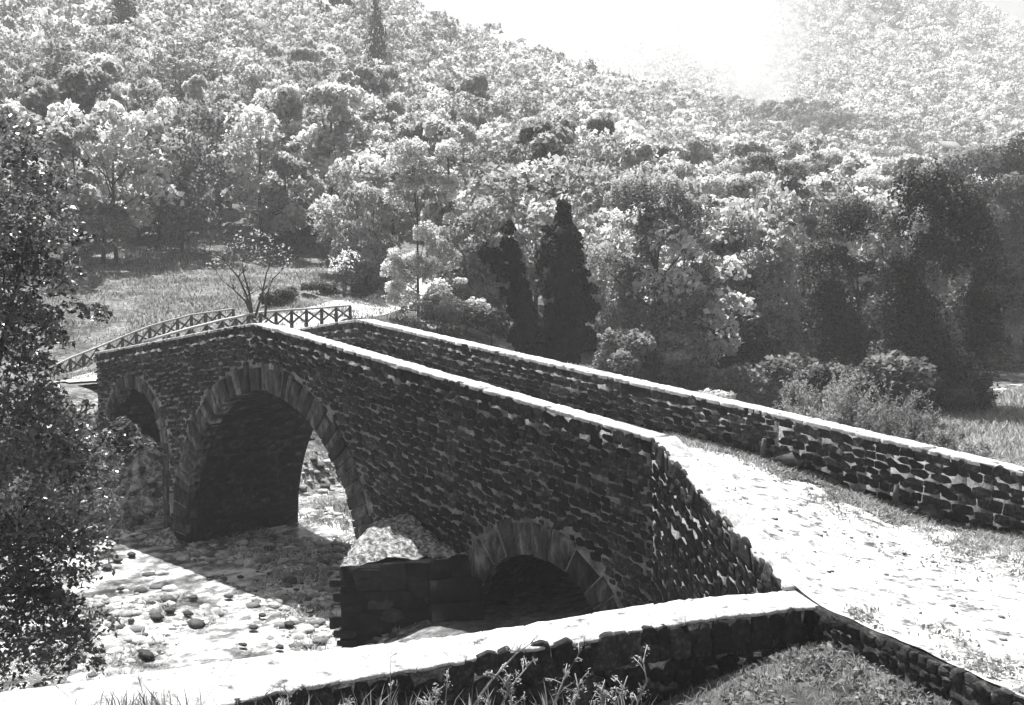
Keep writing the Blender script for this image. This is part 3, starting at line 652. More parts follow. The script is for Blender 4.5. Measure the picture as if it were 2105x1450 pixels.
# the rest of the wood, one mass
VV, FF, TT_, NN = [], [], [], []; off = 0; bank = []
for i in range(8):
    V, F, tn, _, NR = proto('broad', 300+i, 620, .1); bank.append((V, tn, NR))
g = np.random.default_rng(9)
for (x, y, z, D, px, py) in spots[NIND:]:
    V, tn, NR = bank[g.integers(8)]
    if D > 330: sel = np.repeat(g.random(len(tn)) < .5, 4); V = V[sel]; tn = tn[sel[::4]]; NR = NR[sel]
    h = g.uniform(7, 11.5)*(1.25 if D > 300 else 1); s = g.uniform(.8, 1.1); a = g.uniform(0, 6.28); c_, s_ = math.cos(a), math.sin(a)
    Q = np.c_[(V[:, 0]*c_-V[:, 1]*s_)*h*s+x, (V[:, 0]*s_+V[:, 1]*c_)*h*s+y, V[:, 2]*h+z]
    NN.append(np.c_[NR[:, 0]*c_-NR[:, 1]*s_, NR[:, 0]*s_+NR[:, 1]*c_, NR[:, 2]]); VV.append(Q.astype(np.float32)); TT_.append(np.clip(tn*g.uniform(.5, 1.3)*(1+.45*float(vnoise(x, y, 26, 31))+.2*float(vnoise(x, y, 70, 32))), 0, 1.3)); off += len(Q)
VV = np.concatenate(VV); TT_ = np.concatenate(TT_)
tag(link('distant_wood', mesh_np('distant_wood', VV, [np.arange(len(VV)).reshape(-1, 4)[:, ::-1].copy()], TT_, M['farleaf'], nrm=np.concatenate(NN))), 'dense hazy wood covering the far hillsides', 'wood', kind='stuff')
print('far quads', len(TT_))
# cypresses on the skyline
for px, top, base, D, label, ws in ((775, -2, 95, 190, 'tall pointed cypress standing dark against the upper left hillside', .7), (250, -30, 62, 170, 'dark blunt cypress at the top edge of the left hillside', 1.7),
                                (697, -60, 22, 215, 'dark crown cut by the top edge, left of the pointed cypress', 1.6), (1155, 108, 165, 250, 'tiny pointed cypress on the skyline beside the smoke', 1.2), (1214, 122, 165, 255, 'smallest conifer on the skyline nearest the smoke', 1.3)):
    D = 178 if px == 775 else D; P = at(px, base, D); gz = float(ground(P[0], P[1])); h = (base-top)/FPX*D+(P[2]-gz); 
    plant_tree('cypress_tree', (P[0], P[1], min(gz, P[2])), max(h, 4), ws, 'cypress', 1, 'black', label, nl=1600, leaf=.035)

# ------------------------------------------------------------------ nearer trees, one by one
def bespoke(name, P, lobes, n, leaf, mat, label, cat='tree', trunk_r=.12, trunk_top=None, flat=.7, asp=.6, upright=0, extra=None, shell=None, group=None, k=7, cname='crown', tname='trunk', base=None):
    """lobes in world coordinates relative to P"""
    r = empty(name, P, 0, label, cat, group)
    if n:
        Pt, T = crown_pts(lobes, n, flat); V, F, tn = leaves(Pt, leaf, asp, upright, T, dirs=LASTD); link(cname, mesh_np(cname, V, [F], tn, MATS.get(mat, M.get(mat)), nrm=LASTN), r)
    t = MB(); tp = trunk_top if trunk_top is not None else (0, 0, max(l[2] for l in lobes)*.72); limbs(t, base or (0, 0, -.3), tp, lobes, trunk_r, k)
    if extra: extra(t)
    t.build(tname, M['bark'], r); return r
def lob(px, py, r, D, P, dj=.0): q = at(px, py, D+dj)-np.array(P); return (q[0], q[1], q[2], r/FPX*D)
def gpos(px, D): P = at(px, 600, D); return (float(P[0]), float(P[1]), float(ground(P[0], P[1])))
def shaped(name, px, D, circles, n, leaf, mat, label, **kw):
    global rng; rng = np.random.default_rng(int(px*13+D)); random.seed(int(px+D*7)); P = gpos(px, D)
    L = [lob(c[0]+random.uniform(-8, 8), c[1]+random.uniform(-8, 8), c[2]*random.uniform(.8, 1.1)*(1 if mat == 'black' else 1.2), D, P, random.uniform(-1, 1)*c[2]/FPX*D*1.2) for c in circles for _ in (0, 1)]; return bespoke(name, P, L, int(n*2.4), leaf*.9, mat, label, **kw)
# dark cypress pair
shaped('cypress_tree', 1155, 58, [(1157, 432, 14), (1158, 455, 17), (1150, 480, 24), (1162, 505, 28), (1138, 520, 26), (1165, 545, 38), (1140, 560, 32), (1190, 590, 26), (1150, 600, 42), (1168, 640, 46), (1198, 645, 22), (1150, 680, 44), (1180, 700, 38), (1150, 730, 46), (1205, 720, 16), (1214, 598, 10), (1222, 642, 10), (1203, 560, 10), (1118, 520, 9), (1114, 592, 9), (1214, 688, 11), (1126, 476, 8), (1178, 476, 8), (1185, 520, 9), (1100, 660, 8)], 15000, .28, 'black', 'dark ragged cypress standing right behind the far parapet', flat=1.2, upright=.5, trunk_r=.2)
shaped('cypress_tree', 1075, 56, [(1042, 480, 9), (1046, 500, 13), (1052, 530, 15), (1056, 560, 17), (1062, 590, 20), (998, 518, 12), (1005, 528, 14), (1012, 532, 16), (1044, 470, 8), (1030, 600, 9), (1048, 640, 9), (1022, 552, 14), (1036, 575, 14), (1068, 620, 26), (1078, 650, 30), (1085, 685, 32), (1088, 720, 34), (1060, 700, 16)], 10000, .26, 'black', 'forked dark cypress leaning left with a drooping side arm', flat=1.2, upright=.5, trunk_r=.18)
# tree right of the cypress, broad grey
def rcirc(seed, x0, x1, y0, y1, n, r0, r1, prof=lambda v: 1, cx=None):
    q = random.Random(seed); out = []; cx = cx or (x0+x1)/2
    for _ in range(n):
        v = q.random(); w_ = (x1-x0)/2*prof(v); out.append((cx+q.uniform(-1, 1)*w_, y0+(y1-y0)*v, q.uniform(r0, r1)))
    return out
oval = lambda v: math.sqrt(max(.08, 1-(v*1.55-.85)**2)) if v < 1 else .3
shaped('leafy_tree', 1345, 64, rcirc(1, 1225, 1455, 385, 775, 60, 16, 32, oval), 15000, .22, 'mid', 'broad grey willow like tree right of the dark cypresses', trunk_r=.2, flat=1.3, k=9)
shaped('leafy_tree', 1265, 74, rcirc(21, 1200, 1320, 420, 730, 18, 18, 34, oval), 7000, .26, 'pale', 'pale leafy tree squeezed between cypress and broad grey tree', trunk_r=.15)
shaped('leafy_tree', 1590, 76, rcirc(2, 1490, 1680, 320, 770, 62, 13, 26, oval), 14000, .25, 'mid', 'tall loose tree with glinting top leaves over the riverside thicket', trunk_r=.22, flat=.8, k=9)
shaped('poplar_tree', 1650, 80, rcirc(3, 1595, 1720, 295, 720, 46, 9, 18, oval), 7000, .24, 'pale', 'slender upright tree with thin rising branches above the thicket', trunk_r=.18, k=9)
shaped('leafy_tree', 1470, 72, rcirc(4, 1410, 1540, 560, 790, 20, 20, 36, oval), 8000, .25, 'mid', 'low rounded tree left of the tall glinting tree', trunk_r=.14)
shaped('willow_tree', 1900, 58, rcirc(5, 1800, 2040, 400, 850, 46, 24, 46, oval)+rcirc(55, 1800, 2035, 640, 860, 26, 30, 46), 24000, .24, 'dark', 'large dark drooping willow near the river bend', trunk_r=.3, flat=1.5, k=5)
shaped('leafy_tree', 1760, 66, rcirc(6, 1680, 1850, 430, 800, 30, 24, 44, oval), 12000, .25, 'dark', 'dark leafy tree just left of the large willow', trunk_r=.2)
shaped('leafy_tree', 1960, 90, rcirc(16, 1850, 2040, 330, 520, 18, 24, 42, oval), 6000, .32, 'mid', 'grey crown rising behind the large dark willow', trunk_r=.2)
shaped('leafy_tree', 2085, 104, rcirc(7, 2010, 2220, 290, 760, 40, 26, 50, oval), 14000, .4, 'dark', 'tall dark tree on the far river bank cut by right edge', trunk_r=.3)
shaped('leafy_tree', 2105, 92, rcirc(8, 2040, 2240, 360, 790, 34, 26, 46, oval), 12000, .34, 'dark', 'dark bushy tree leaning over the river at right edge', trunk_r=.3)
shaped('leafy_tree', 1590, 70, rcirc(9, 1540, 1700, 620, 810, 22, 18, 34, oval), 8000, .24, 'mid', 'bushy low tree under the tall glinting tree', trunk_r=.12)
shaped('leafy_tree', 1440, 62, rcirc(10, 1380, 1500, 700, 800, 14, 16, 28), 5000, .22, 'mid', 'rounded bush just behind the middle of the far parapet', cat='bush', trunk_r=.08)
shaped('leafy_tree', 860, 66, rcirc(11, 790, 950, 300, 700, 60, 9, 21, oval), 11000, .2, 'pale', 'slim bright tree with visible stems behind the far parapet start', trunk_r=.1, k=9, flat=1.1)
shaped('leafy_tree', 990, 72, rcirc(12, 930, 1045, 560, 700, 16, 18, 32), 6000, .24, 'pale', 'pale rounded bush left of the forked cypress', cat='bush', trunk_r=.1)
shaped('leafy_tree', 905, 76, rcirc(13, 880, 1010, 440, 640, 18, 20, 34), 7000, .26, 'pale', 'pale loose tree right of the slim bright tree', trunk_r=.12)
shaped('leafy_tree', 215, 80, [(215, 470, 30), (240, 480, 24), (190, 480, 26), (225, 450, 26), (200, 500, 18)], 2600, .3, 'mid', 'small round tree on a thin black trunk in the meadow', trunk_r=.2, trunk_top=(0, 0, 2.4))
for px, py, r, D, mt, lb in ((610, 485, 42, 92, 'dark', 'dark rounded bush at the top of the bright meadow'), (560, 480, 30, 94, 'mid', 'grey bush left of the dark rounded meadow bush'), (680, 520, 36, 88, 'pale', 'pale bush right of the dark rounded meadow bush'), (380, 470, 34, 98, 'mid', 'bush under the shadowed gap at the upper meadow')):
    P = at(px, py+r, D); P[2] = ground(P[0], P[1]); plant_tree('leafy_bush', tuple(P), 2.2*r/FPX*D*1.05, 1.1, 'shrub', 1, mt, lb, 'bush', nl=2600, leaf=.09)
q = random.Random(31); k = 0
while k < 34:
    px = q.uniform(1190, 2180); D = q.uniform(62, 108); P = gpos(px, D)
    if abs(P[0]-float(rivx(P[1]))) < float(rivw(P[1]))+2.5 or (px > 1960 and D < 97) or px < 1280 or (px < 1560 and q.random() < .4): continue
    k += 1; mt = q.choice(('dark', 'dark', 'mid')) if px > 1700 else q.choice(('mid', 'pale', 'pale')); kd = q.choice(('broad', 'broad', 'tall'))
    plant_tree('leafy_tree', P, q.uniform(7, 10.5), q.uniform(.8, 1.1), kd, q.randrange(4), mt, f"{KINDTXT[mt]} {'slender' if kd == 'tall' else 'rounded'} tree in the riverside grove at {'right' if px > 1600 else 'centre'}", group=f"{KINDTXT[mt]} {'slender' if kd == 'tall' else 'rounded'} trees of the riverside grove, {'right' if px > 1600 else 'centre'}")
# riverside thicket filling the far bank
q = random.Random(3)
for j, (px, D, h, mt) in enumerate([(1290, 60, 3.2, 'mid'), (1395, 60, 3.2, 'dark'), (1520, 68, 4, 'dark'), (1560, 60, 3.4, 'mid'), (1660, 60, 4, 'dark'), (1700, 56, 4.0, 'dark'), (1745, 54, 3.6, 'dark'), (1800, 52, 3.8, 'dark'), (1965, 56, 2.6, 'dark'), (1010, 62, 2.6, 'dark'), (960, 66, 2.4, 'mid'), (900, 64, 2.2, 'mid'), (2060, 108, 5, 'dark'), (2130, 100, 5, 'dark'), (1470, 56, 2.6, 'mid')]):
    P = gpos(px, D); plant_tree('leafy_bush', P, h, q.uniform(.9, 1.3), 'shrub', j % 3, mt, f"{KINDTXT[mt]} leafy bush in the riverside thicket beyond the far parapet", 'bush', group=f"{KINDTXT[mt]} bushes in the riverside thicket", nl=2600, leaf=.09)
# hedge along the path beyond the bridge
hp = [at(px, py, D) for px, py, D in ((545, 632, 64), (600, 622, 67), (660, 610, 71), (720, 604, 75), (775, 600, 80))]; L = []
for i in range(40):
    u = random.random()*4; k = int(u); f = u-k; p = hp[k]*(1-f)+hp[min(k+1, 4)]*f; L.append((p[0]-hp[0][0]+random.uniform(-.3, .3), p[1]-hp[0][1], float(ground(p[0], p[1]))-hp[0][2]+random.uniform(.2, .5), random.uniform(.35, .6)))
bespoke('hedge', tuple(hp[0]), L, 9000, .2, 'dark', 'low dark hedge bordering the bright path at the meadow foot', 'hedge', trunk_r=.03, trunk_top=(0, 0, .3), k=2, tname='stem', cname='foliage')

# bare multi-stem tree by the fence
def stems(spec, P, mb, D, r=.06):
    for pts in spec:
        W = [at(x, y, D)-np.array(P) for x, y in pts]; mb.tube(W, np.linspace(r, r*.25, len(W)), 6)
def bare_tree(px, D, spec, twn, label, leafc, r=.07, leafn=320, mat='pale'):
    global rng; rng = np.random.default_rng(int(px)); random.seed(int(px)); P = at(px, spec[0][0][1]+8, D); P = (P[0], P[1], P[2]); root = empty('young_tree', P, 0, label, 'tree'); t = MB(); stems(spec, P, t, D, r)
    for pts in spec:
        for _ in range(twn):
            i = random.randrange(1, len(pts)); x, y = pts[i]; x2 = x+random.uniform(-34, 34); y2 = y-random.uniform(14, 46)
            W = [at(x, y, D), at((x+x2)/2+random.uniform(-5, 5), (y+y2)/2, D+random.uniform(-.4, .4)), at(x2, y2, D+random.uniform(-1, 1))]; t.tube([w_-np.array(P) for w_ in W], [r*.3, r*.2, r*.1], 4)
    t.build('trunk', M['bark'], root)
    L = [lob(c[0], c[1], c[2], D, P, random.uniform(-.8, .8)) for c in leafc]; Pt, T = crown_pts(L, leafn, .8); V, F, tn = leaves(Pt, .14, .6, 0, T); link('crown', mesh_np('crown', V, [F], tn, M[mat]), root)
bare_tree(518, 50, [[(520, 655), (505, 620), (480, 595), (455, 575)], [(518, 655), (508, 610), (490, 570), (460, 535), (430, 520)], [(520, 655), (512, 600), (500, 560), (498, 540)], [(545, 655), (548, 610), (560, 575), (580, 555)], [(524, 655), (540, 600), (548, 560), (560, 540)]], 9,
          'bare branched young tree with several leaning stems behind the fence', [(490, 530, 50), (560, 530, 45), (450, 560, 35), (590, 570, 35), (520, 500, 40)])
bare_tree(708, 62, [[(706, 610), (705, 575), (696, 545)], [(709, 610), (710, 570), (716, 535)], [(708, 612), (712, 585), (722, 560)]], 6, 'thin young tree standing over the dark hedge', [(700, 545, 26), (716, 530, 24), (690, 560, 18)], .05, 350)

# feathery shrubs behind the far parapet
def feathery(px, D, hgt, spread, n, label, seed):
    global rng; rng = np.random.default_rng(seed); random.seed(seed); P = gpos(px, D); root = empty('feathery_shrub', P, 0, label, 'bush', 'feathery shrubs behind the far parapet'); t = MB(); C = []
    for _ in range(n):
        an = random.uniform(0, 6.28); le = random.uniform(.15, 1)*spread; h = hgt*random.uniform(.55, 1)*(1-.35*le/spread)
        tip = np.array([math.cos(an)*le, math.sin(an)*le, h]); m_ = tip*np.array([.4, .4, .6]); t.tube([(0, 0, -.2), m_, tip], [.025, .014, .005], 4)
        for _ in range(3):
            b0 = m_+(tip-m_)*random.random(); d = np.array([random.gauss(0, .3), random.gauss(0, .3), random.uniform(.3, .9)])*hgt*.2; t.tube([b0, b0+d], [.008, .003], 3)
            u = rng.random(26)[:, None]; C.append(b0+d*u+rng.normal(0, .05, (26, 3)))
        u = .25+.75*rng.random(90)[:, None]; q_ = np.where(u < .6, m_*u/.6, m_+(tip-m_)*(u-.6)/.4); C.append(q_+rng.normal(0, .07, (90, 3)))
    C = np.concatenate(C); V, F, tn = leaves(C, .11, .35, .35); link('foliage', mesh_np('foliage', V, [F], tn, M['feather']), root); t.build('stem', M['twig'], root)
for px, D, h, s, n, lb, sd_ in ((1640, 31, 4.0, 1.5, 60, 'feathery pale shrub, leftmost of the clump behind the far parapet', 1), (1745, 30, 4.4, 1.7, 80, 'tallest feathery pale shrub behind the far parapet', 2), (1860, 29, 3.3, 1.6, 70, 'feathery pale shrub right of the tallest one', 3), (1940, 28, 2.2, 1.3, 50, 'low feathery shrub at the right end of the clump', 4), (2060, 27, 1.0, 1.4, 50, 'low scrubby growth by the river near the right edge', 5)):
    feathery(px, D, h, s, n, lb, sd_)

# near leafy tree at the left edge
rng = np.random.default_rng(77); random.seed(77)
P = (5.2, -9.6, .2); D0 = 18.5
circ = [(0, 290, 70), (60, 330, 60), (10, 400, 90), (95, 400, 50), (60, 480, 90), (120, 500, 50), (10, 560, 100), (70, 590, 80), (10, 690, 100), (60, 690, 70), (20, 790, 100), (90, 850, 60), (20, 920, 140), (130, 930, 100), (160, 940, 50), (240, 900, 24), (265, 935, 30), (225, 955, 36), (285, 912, 14), (180, 1000, 55), (60, 1040, 150), (160, 1040, 90), (40, 1180, 140), (120, 1150, 100), (30, 1300, 130), (90, 1280, 80), (140, 1340, 60), (40, 1390, 90), (190, 645, 20), (150, 640, 25), (180, 340, 12), (205, 1290, 40), (150, 570, 30),
        (-90, 450, 130), (-100, 700, 170), (-100, 950, 180), (-90, 1200, 170), (-60, 230, 60)]
L = [lob(c[0], c[1], c[2], D0, P, random.uniform(-1.3, 1.3)) for c in circ]
for _ in range(60):
    c = random.choice(circ[:30]); an = random.uniform(-1.7, 1.3); L.append(lob(c[0]+math.cos(an)*c[2]*1.1, c[1]+math.sin(an)*c[2], random.uniform(10, 26), D0, P, random.uniform(-.8, .8)))
Pt, T = crown_pts(L, 36000, .95); tr = empty('leafy_tree', P, 0, 'near glossy leaved tree filling the left edge beside the stream', 'tree')
V, F, tn = leaves(Pt, .125, .5, 0, T, .25); link('crown', mesh_np('crown', V, [F], tn, M['near']), tr)
t = MB(); limbs(t, (0, 0, -.4), (-.3, .3, 9.5), L, .15, 16); t.build('trunk', M['bark'], tr)

# ------------------------------------------------------------------ rocks
def rock(mb, c, s, seed, tone=.5):
    q = random.Random(seed); nl, nm = 5, 7; V = [(c[0], c[1], c[2]-s[2]*.5)]; 
    for i in range(1, nl):
        for j in range(nm):
            th, ph = math.pi*i/nl, 2*math.pi*j/nm; k = q.uniform(.68, 1.15)
            V.append((c[0]+s[0]*k*math.sin(th)*math.cos(ph), c[1]+s[1]*k*math.sin(th)*math.sin(ph), c[2]-s[2]*math.cos(th)*k))
    V.append((c[0], c[1], c[2]+s[2]*.85)); F = [(0, 1+(j+1) % nm, 1+j) for j in range(nm)]
    for i in range(nl-2):
        for j in range(nm): a_ = 1+i*nm; F.append((a_+j, a_+(j+1) % nm, a_+nm+(j+1) % nm, a_+nm+j))
    e = len(V)-1; F += [(e, e-nm+j, e-nm+(j+1) % nm) for j in range(nm)]; mb.add(V, F, tone)
ROCKS = [(248, 998, .55, 'flat black rock in the still pool seen left of the pier'), (262, 1018, .5, None), (325, 1055, .45, 'dark boulder at the left foot of the pier'), (398, 1228, .22, None), (385, 1262, .25, None), (322, 1268, .24, None), (470, 1226, .16, None), (525, 1215, .14, None), (585, 1225, .18, None), (610, 1212, .15, None), (540, 1265, .14, None), (595, 1283, .2, None), (520, 1290, .18, None), (635, 1258, .13, None), (455, 1265, .14, None), (300, 1345, .3, 'round dark bush like boulder in the white shallows'), (248, 1210, .15, None), (350, 1255, .2, None), (655, 1320, .13, None), (430, 1185, .16, None), (460, 1190, .14, None), (495, 1186, .16, None), (240, 1150, .25, None), (270, 1140, .2, None), (220, 1165, .25, None), (555, 1180, .14, None), (500, 1325, .14, None), (270, 1275, .12, None), (620, 1200, .12, None), (575, 1330, .16, None)]
for i, (px, py, s, lb) in enumerate(ROCKS):
    P = atz(px, py, 0); s *= .75; m = MB(); q = random.Random(i); rock(m, (0, 0, 0), (s*q.uniform(.8, 1.5), s*q.uniform(.6, 1), s*q.uniform(.3, .5)), i, q.uniform(0, .3)); o = m.build('river_rock', M['rock'], None, False); o.location = (P[0], P[1], .0)
    tag(o, lb or 'small dark rock poking out of the bright shallows', 'rock', 'dark rocks in the stream')
m = MB(); q = random.Random(8)
for i in range(8500):
    y = q.uniform(-9, 10); x = float(rivx(y))+q.uniform(-1, 1)*(float(rivw(y))+1.5); z = float(ground(np.array([x]), np.array([y]))[0])
    if z < -.17 or z > 1.3: continue
    s = .03+.2*q.random()**4; rock(m, (x, y, z), (s*1.3, s, s*.6), i, q.uniform(0, 1))
tag(m.build('gravel', M['pebble']), 'pale pebbles scattered over the stream bed and banks', 'gravel', kind='stuff')
for px, py, s, lb in ((1600, 937, .5, 'large rounded stone leaning on the far parapet foot'), (1870, 985, .35, 'rounded stone at the parapet foot beside the second dark post')):
    P = at(px, py, 22.5 if px < 1700 else 19.9); m = MB(); rock(m, (0, 0, 0), (s, .15, s*.55), 5, .45); o = m.build('rounded_stone', M['rock']); o.location = (P[0], 3.62, float(deck(P[0]))+.15); tag(o, lb, 'stone')
for px, lb in ((1588, 'leftmost of two short dark posts by the far parapet'), (1855, 'rightmost of two short dark posts by the far parapet')):
    X = 13.95 if px < 1700 else 16.9; m = MB(); m.tube([(0, 0, -.2), (0, 0, .3), (.02, 0, .52)], [.07, .065, .05], 8); o = m.build('short_post', M['wood']); o.location = (X, 3.55, float(deck(X))); tag(o, lb, 'post')

# ------------------------------------------------------------------ grass and weeds
def blades(name, pts, h, mat, label, cat='grass', wd=.12, lean=.5, seed=1):
    g = np.random.default_rng(seed); n = len(pts); a = g.uniform(0, 6.28, n); hh = h*g.uniform(.4, 1.3, n); w_ = wd*hh*g.uniform(.6, 1.3, n)
    dx, dy = np.cos(a), np.sin(a); lx, ly = g.normal(0, lean, n)*hh, g.normal(0, lean, n)*hh
    p = pts; V = np.stack([p+np.c_[dx*w_, dy*w_, 0*a-.02], p-np.c_[dx*w_, dy*w_, 0*a+.02], p+np.c_[lx*.4-dx*w_*.7, ly*.4-dy*w_*.7, hh*.6], p+np.c_[lx*.4+dx*w_*.7, ly*.4+dy*w_*.7, hh*.6], p+np.c_[lx, ly, hh]], 1).reshape(-1, 3)
    i = np.arange(n)[:, None]*5; Q = i+np.array([[0, 1, 2, 3]]); T = i+np.array([[3, 2, 4]]); tn = np.clip(g.normal(.45, .25, n), 0, 1.3)
    return tag(link(name, mesh_np(name, V, [Q, T], np.r_[tn, tn], mat)), label, cat, kind='stuff')
def scatter(n, seed, f, clump=2.0, th=-.2):
    g = np.random.default_rng(seed); xy = f(g, n); z = ground(xy[:, 0], xy[:, 1]); k = vnoise(xy[:, 0], xy[:, 1], clump, seed)+g.normal(0, .25, len(xy)) > th
    return np.c_[xy, z][k]
# plot below the wall
def f(g, n): x = g.uniform(14.5, 27, n); y = g.uniform(-13, -2.6, n); k = (x > np.interp(y, [-13, -10.4, -7.9, -4.6, -2.6], [14.4, 15.2, 16, 17.4, 18.4])+.1) & (y < np.interp(x, RA[:, 0], RA[:, 1])-.1); return np.c_[x, y][k]
blades('grass', scatter(90000, 1, f, .8, -.6), .1, M['grass'], 'tangled short grass in the plot below the foreground wall', seed=1, wd=.06, lean=.7)
def f(g, n): x = g.uniform(-50, -12, n); y = g.uniform(-5, 45, n); return np.c_[x, y]
blades('grass', scatter(70000, 2, f, 1.5, .1), .16, M['grass'], 'rough tufted grass over the far bank and meadow', seed=2, wd=.16)
def f(g, n): D = g.uniform(52, 100, n); px = g.uniform(-80, 860, n); return CAM[None, :2]+FW[None, :2]*D[:, None]+RT[None, :2]*((px-1052.5)/FPX*D)[:, None]
blades('grass', scatter(60000, 3, f, 1.8, .15), .22, M['grass'], 'pale meadow grass on the slope below the wood', seed=3, wd=.2)
def f(g, n): x = g.uniform(-5, 9, n)*1.0; y = g.uniform(4.4, 17, n); return np.c_[x, y]
blades('grass', scatter(30000, 4, f, 1.2, -.1), .22, M['mid'], 'dark weeds on the bank seen through the main arch', seed=4, wd=.12)
def f(g, n): x = g.uniform(2, 32, n); y = g.uniform(4.6, 62, n); k = x > rivx(y)+rivw(y)+.2; return np.c_[x, y][k]
blades('grass', scatter(120000, 5, f, 2, -.5), .3, M['mid'], 'rough grass on the ground beyond the far parapet', seed=5, wd=.14)
def f(g, n): y = g.uniform(-10, 9, n); x = rivx(y)+g.uniform(-1, 1.1, n)*(rivw(y)+1.5); return np.c_[x, y]
_p = scatter(60000, 14, f, 1.1, .35); blades('stream_weeds', _p[_p[:, 2] > -.14], .15, M['mid'], 'scrubby weeds growing among the stream pebbles', 'weeds', seed=14, wd=.14, lean=.9)
# weeds along the roadside
g = np.random.default_rng(6); x = g.uniform(11.5, 30, 26000); y = 3.72-np.abs(g.normal(0, .38, 26000))*np.interp(x, [11, 16, 22], [.5, 1, 2.6]); y2 = g.uniform(-4, 3.6, 6000); x2 = g.uniform(17, 30, 6000)
k2 = (vnoise(x2, y2, 1.0, 9)+vnoise(x2, y2, .4, 10)*.6 > .62) & (y2 > np.interp(x2, RA[:, 0], RA[:, 1])+.1); x = np.r_[x, x2[k2]]; y = np.r_[y, y2[k2]]
k = (vnoise(x, y, .8, 8)+g.normal(0, .3, len(x)) > -.25) & (y > -4); x, y = x[k], y[k]
blades('roadside_weeds', np.c_[x, y, deck(x)+.01], .12, M['mid'], 'low weeds along the foot of the far parapet and road edge', 'weeds', seed=6, wd=.1, lean=.8)
def cover(name, pts, size, mat, label, seed, asp=.45):
    global rng; rng = np.random.default_rng(seed); V, F, tn = leaves(pts+np.c_[rng.normal(0, .01, (len(pts), 2)), rng.uniform(.005, .07, len(pts))], size*rng.uniform(.5, 1.6, len(pts)), asp, 0, .35, .3)
    return tag(link(name, mesh_np(name, V, [F], tn, mat)), label, 'ground cover', kind='stuff')
def f(g, n): x = g.uniform(14.5, 25, n); y = g.uniform(-12, -2.6, n); k = (x > np.interp(y, [-13, -10.4, -7.9, -4.6, -2.6], [14.4, 15.2, 16, 17.4, 18.4])+.1) & (y < np.interp(x, RA[:, 0], RA[:, 1])-.05); return np.c_[x, y][k]
cover('ground_cover', scatter(50000, 41, f, .5, -.1), .095, M['grass'], 'broad leaved weeds and litter in the plot below the wall', 41)
g = np.random.default_rng(43); n_ = 70000; x = g.uniform(14, 30, n_); y = 3.7-np.abs(g.normal(0, .42, n_))*np.interp(x, [14, 16, 19, 22, 30], [.6, 1.6, 3, 4.5, 5]); n2_ = 9000; x2 = g.uniform(18.5, 30, n2_); y2 = np.interp(x2, RA[:, 0], RA[:, 1])+np.abs(g.normal(0, .5, n2_))+.1
x = np.r_[x, x2]; y = np.r_[y, y2]; k = (vnoise(x, y, .6, 18)+.7*vnoise(x, y, .22, 19)+g.normal(0, .2, len(x)) > .12) & (y > np.interp(x, RA[:, 0], RA[:, 1])+.1)
cover('ground_cover', np.c_[x, y, deck(x)+.015][k], .06, M['mid'], 'creeping weeds spreading over the road beside the far parapet', 43)
m = MB(); q = random.Random(44)
for i in range(900):
    x = q.uniform(12, 30); y = q.uniform(-4, 3.6)
    if y < np.interp(x, [12, 13.5, 17.6, 18.2]+list(RA[1:, 0]), [.6, .6, -1.8, -2.4]+list(RA[1:, 1]))+.15: continue
    sz = .012+.04*q.random()**4; rock(m, (x, y, float(deck(x))+.02), (sz*1.4, sz, sz*.7), i, q.uniform(0, .8))
tag(m.build('road_pebbles', M['pebble']), 'loose small stones scattered on the pale track', 'pebbles', kind='stuff')
# dry stalks in front of the wall
def stalk(pts, D, label, seed, r=.012, leafy=True):
    global rng; rng = np.random.default_rng(seed); random.seed(seed); W = [at(x, y, D) for x, y in pts]; P = W[0]; root = empty('dry_weed', tuple(P), 0, label, 'weed', 'dry weeds before the foreground wall'); t = MB(); W = [w_-P for w_ in W]
    t.tube(W, np.linspace(r, r*.5, len(W)), 6); C = []
    for i in range(9 if leafy else 2):
        k = random.randrange(0, len(W)-1); b0 = W[k]+(W[k+1]-W[k])*random.random(); d = np.array([random.gauss(0, 1), random.gauss(0, 1), random.uniform(.4, 1.4)]); d = d/np.linalg.norm(d)*random.uniform(.06, .22)
        t.tube([b0, b0+d*.5+np.array([0, 0, .015]), b0+d], [r*.6, r*.5, r*.25], 5); C.append(b0+d*rng.uniform(.4, 1, (9, 1))+rng.normal(0, .02, (9, 3)))
    t.build('stem', M['twig'], root)
    for c_ in C: V, F, tn = leaves(c_, .05, .3); link('leaf_cluster', mesh_np('leaf_cluster', V, [F], tn+.3, M['grass']), root)
ST = [([(1130, 1470), (1160, 1395), (1195, 1335)], 'pale thorny weed, tallest of those before the wall'), ([(1020, 1470), (1060, 1400), (1085, 1370)], 'thick pale weed just left of the tallest one'), ([(975, 1450), (1010, 1400), (1060, 1345), (1095, 1320)], 'leaning weed that crosses the wall coping'), ([(880, 1460), (890, 1430), (915, 1408)], 'short curved weed under the notch in the coping'), ([(915, 1450), (922, 1375)], 'thin upright straw under the coping notch'), ([(803, 1460), (802, 1350)], 'lone thin stalk with seed head, leftmost before the wall'), ([(1255, 1470), (1280, 1420), (1290, 1390)], 'small forked weed where grass meets the wall'), ([(1660, 1270), (1668, 1232)], 'dry sprig growing at the wall corner'), ([(1240, 1450), (1235, 1425)], 'tiny pale weed between forked and tallest weeds'), ([(560, 1475), (585, 1440), (600, 1428)], 'short weed at the bottom edge under the wide end of the coping'), ([(1160, 1470), (1190, 1420), (1182, 1385)], 'bushy weed close to the right of the tallest one'), ([(1060, 1475), (1045, 1420), (1030, 1395)], 'left leaning pale weed between two thick ones'), ([(1300, 1470), (1330, 1400), (1322, 1360)], 'slim weed reaching halfway up the dark wall face'), ([(700, 1478), (722, 1440)], 'small sprig near the bottom edge left of the straw')]
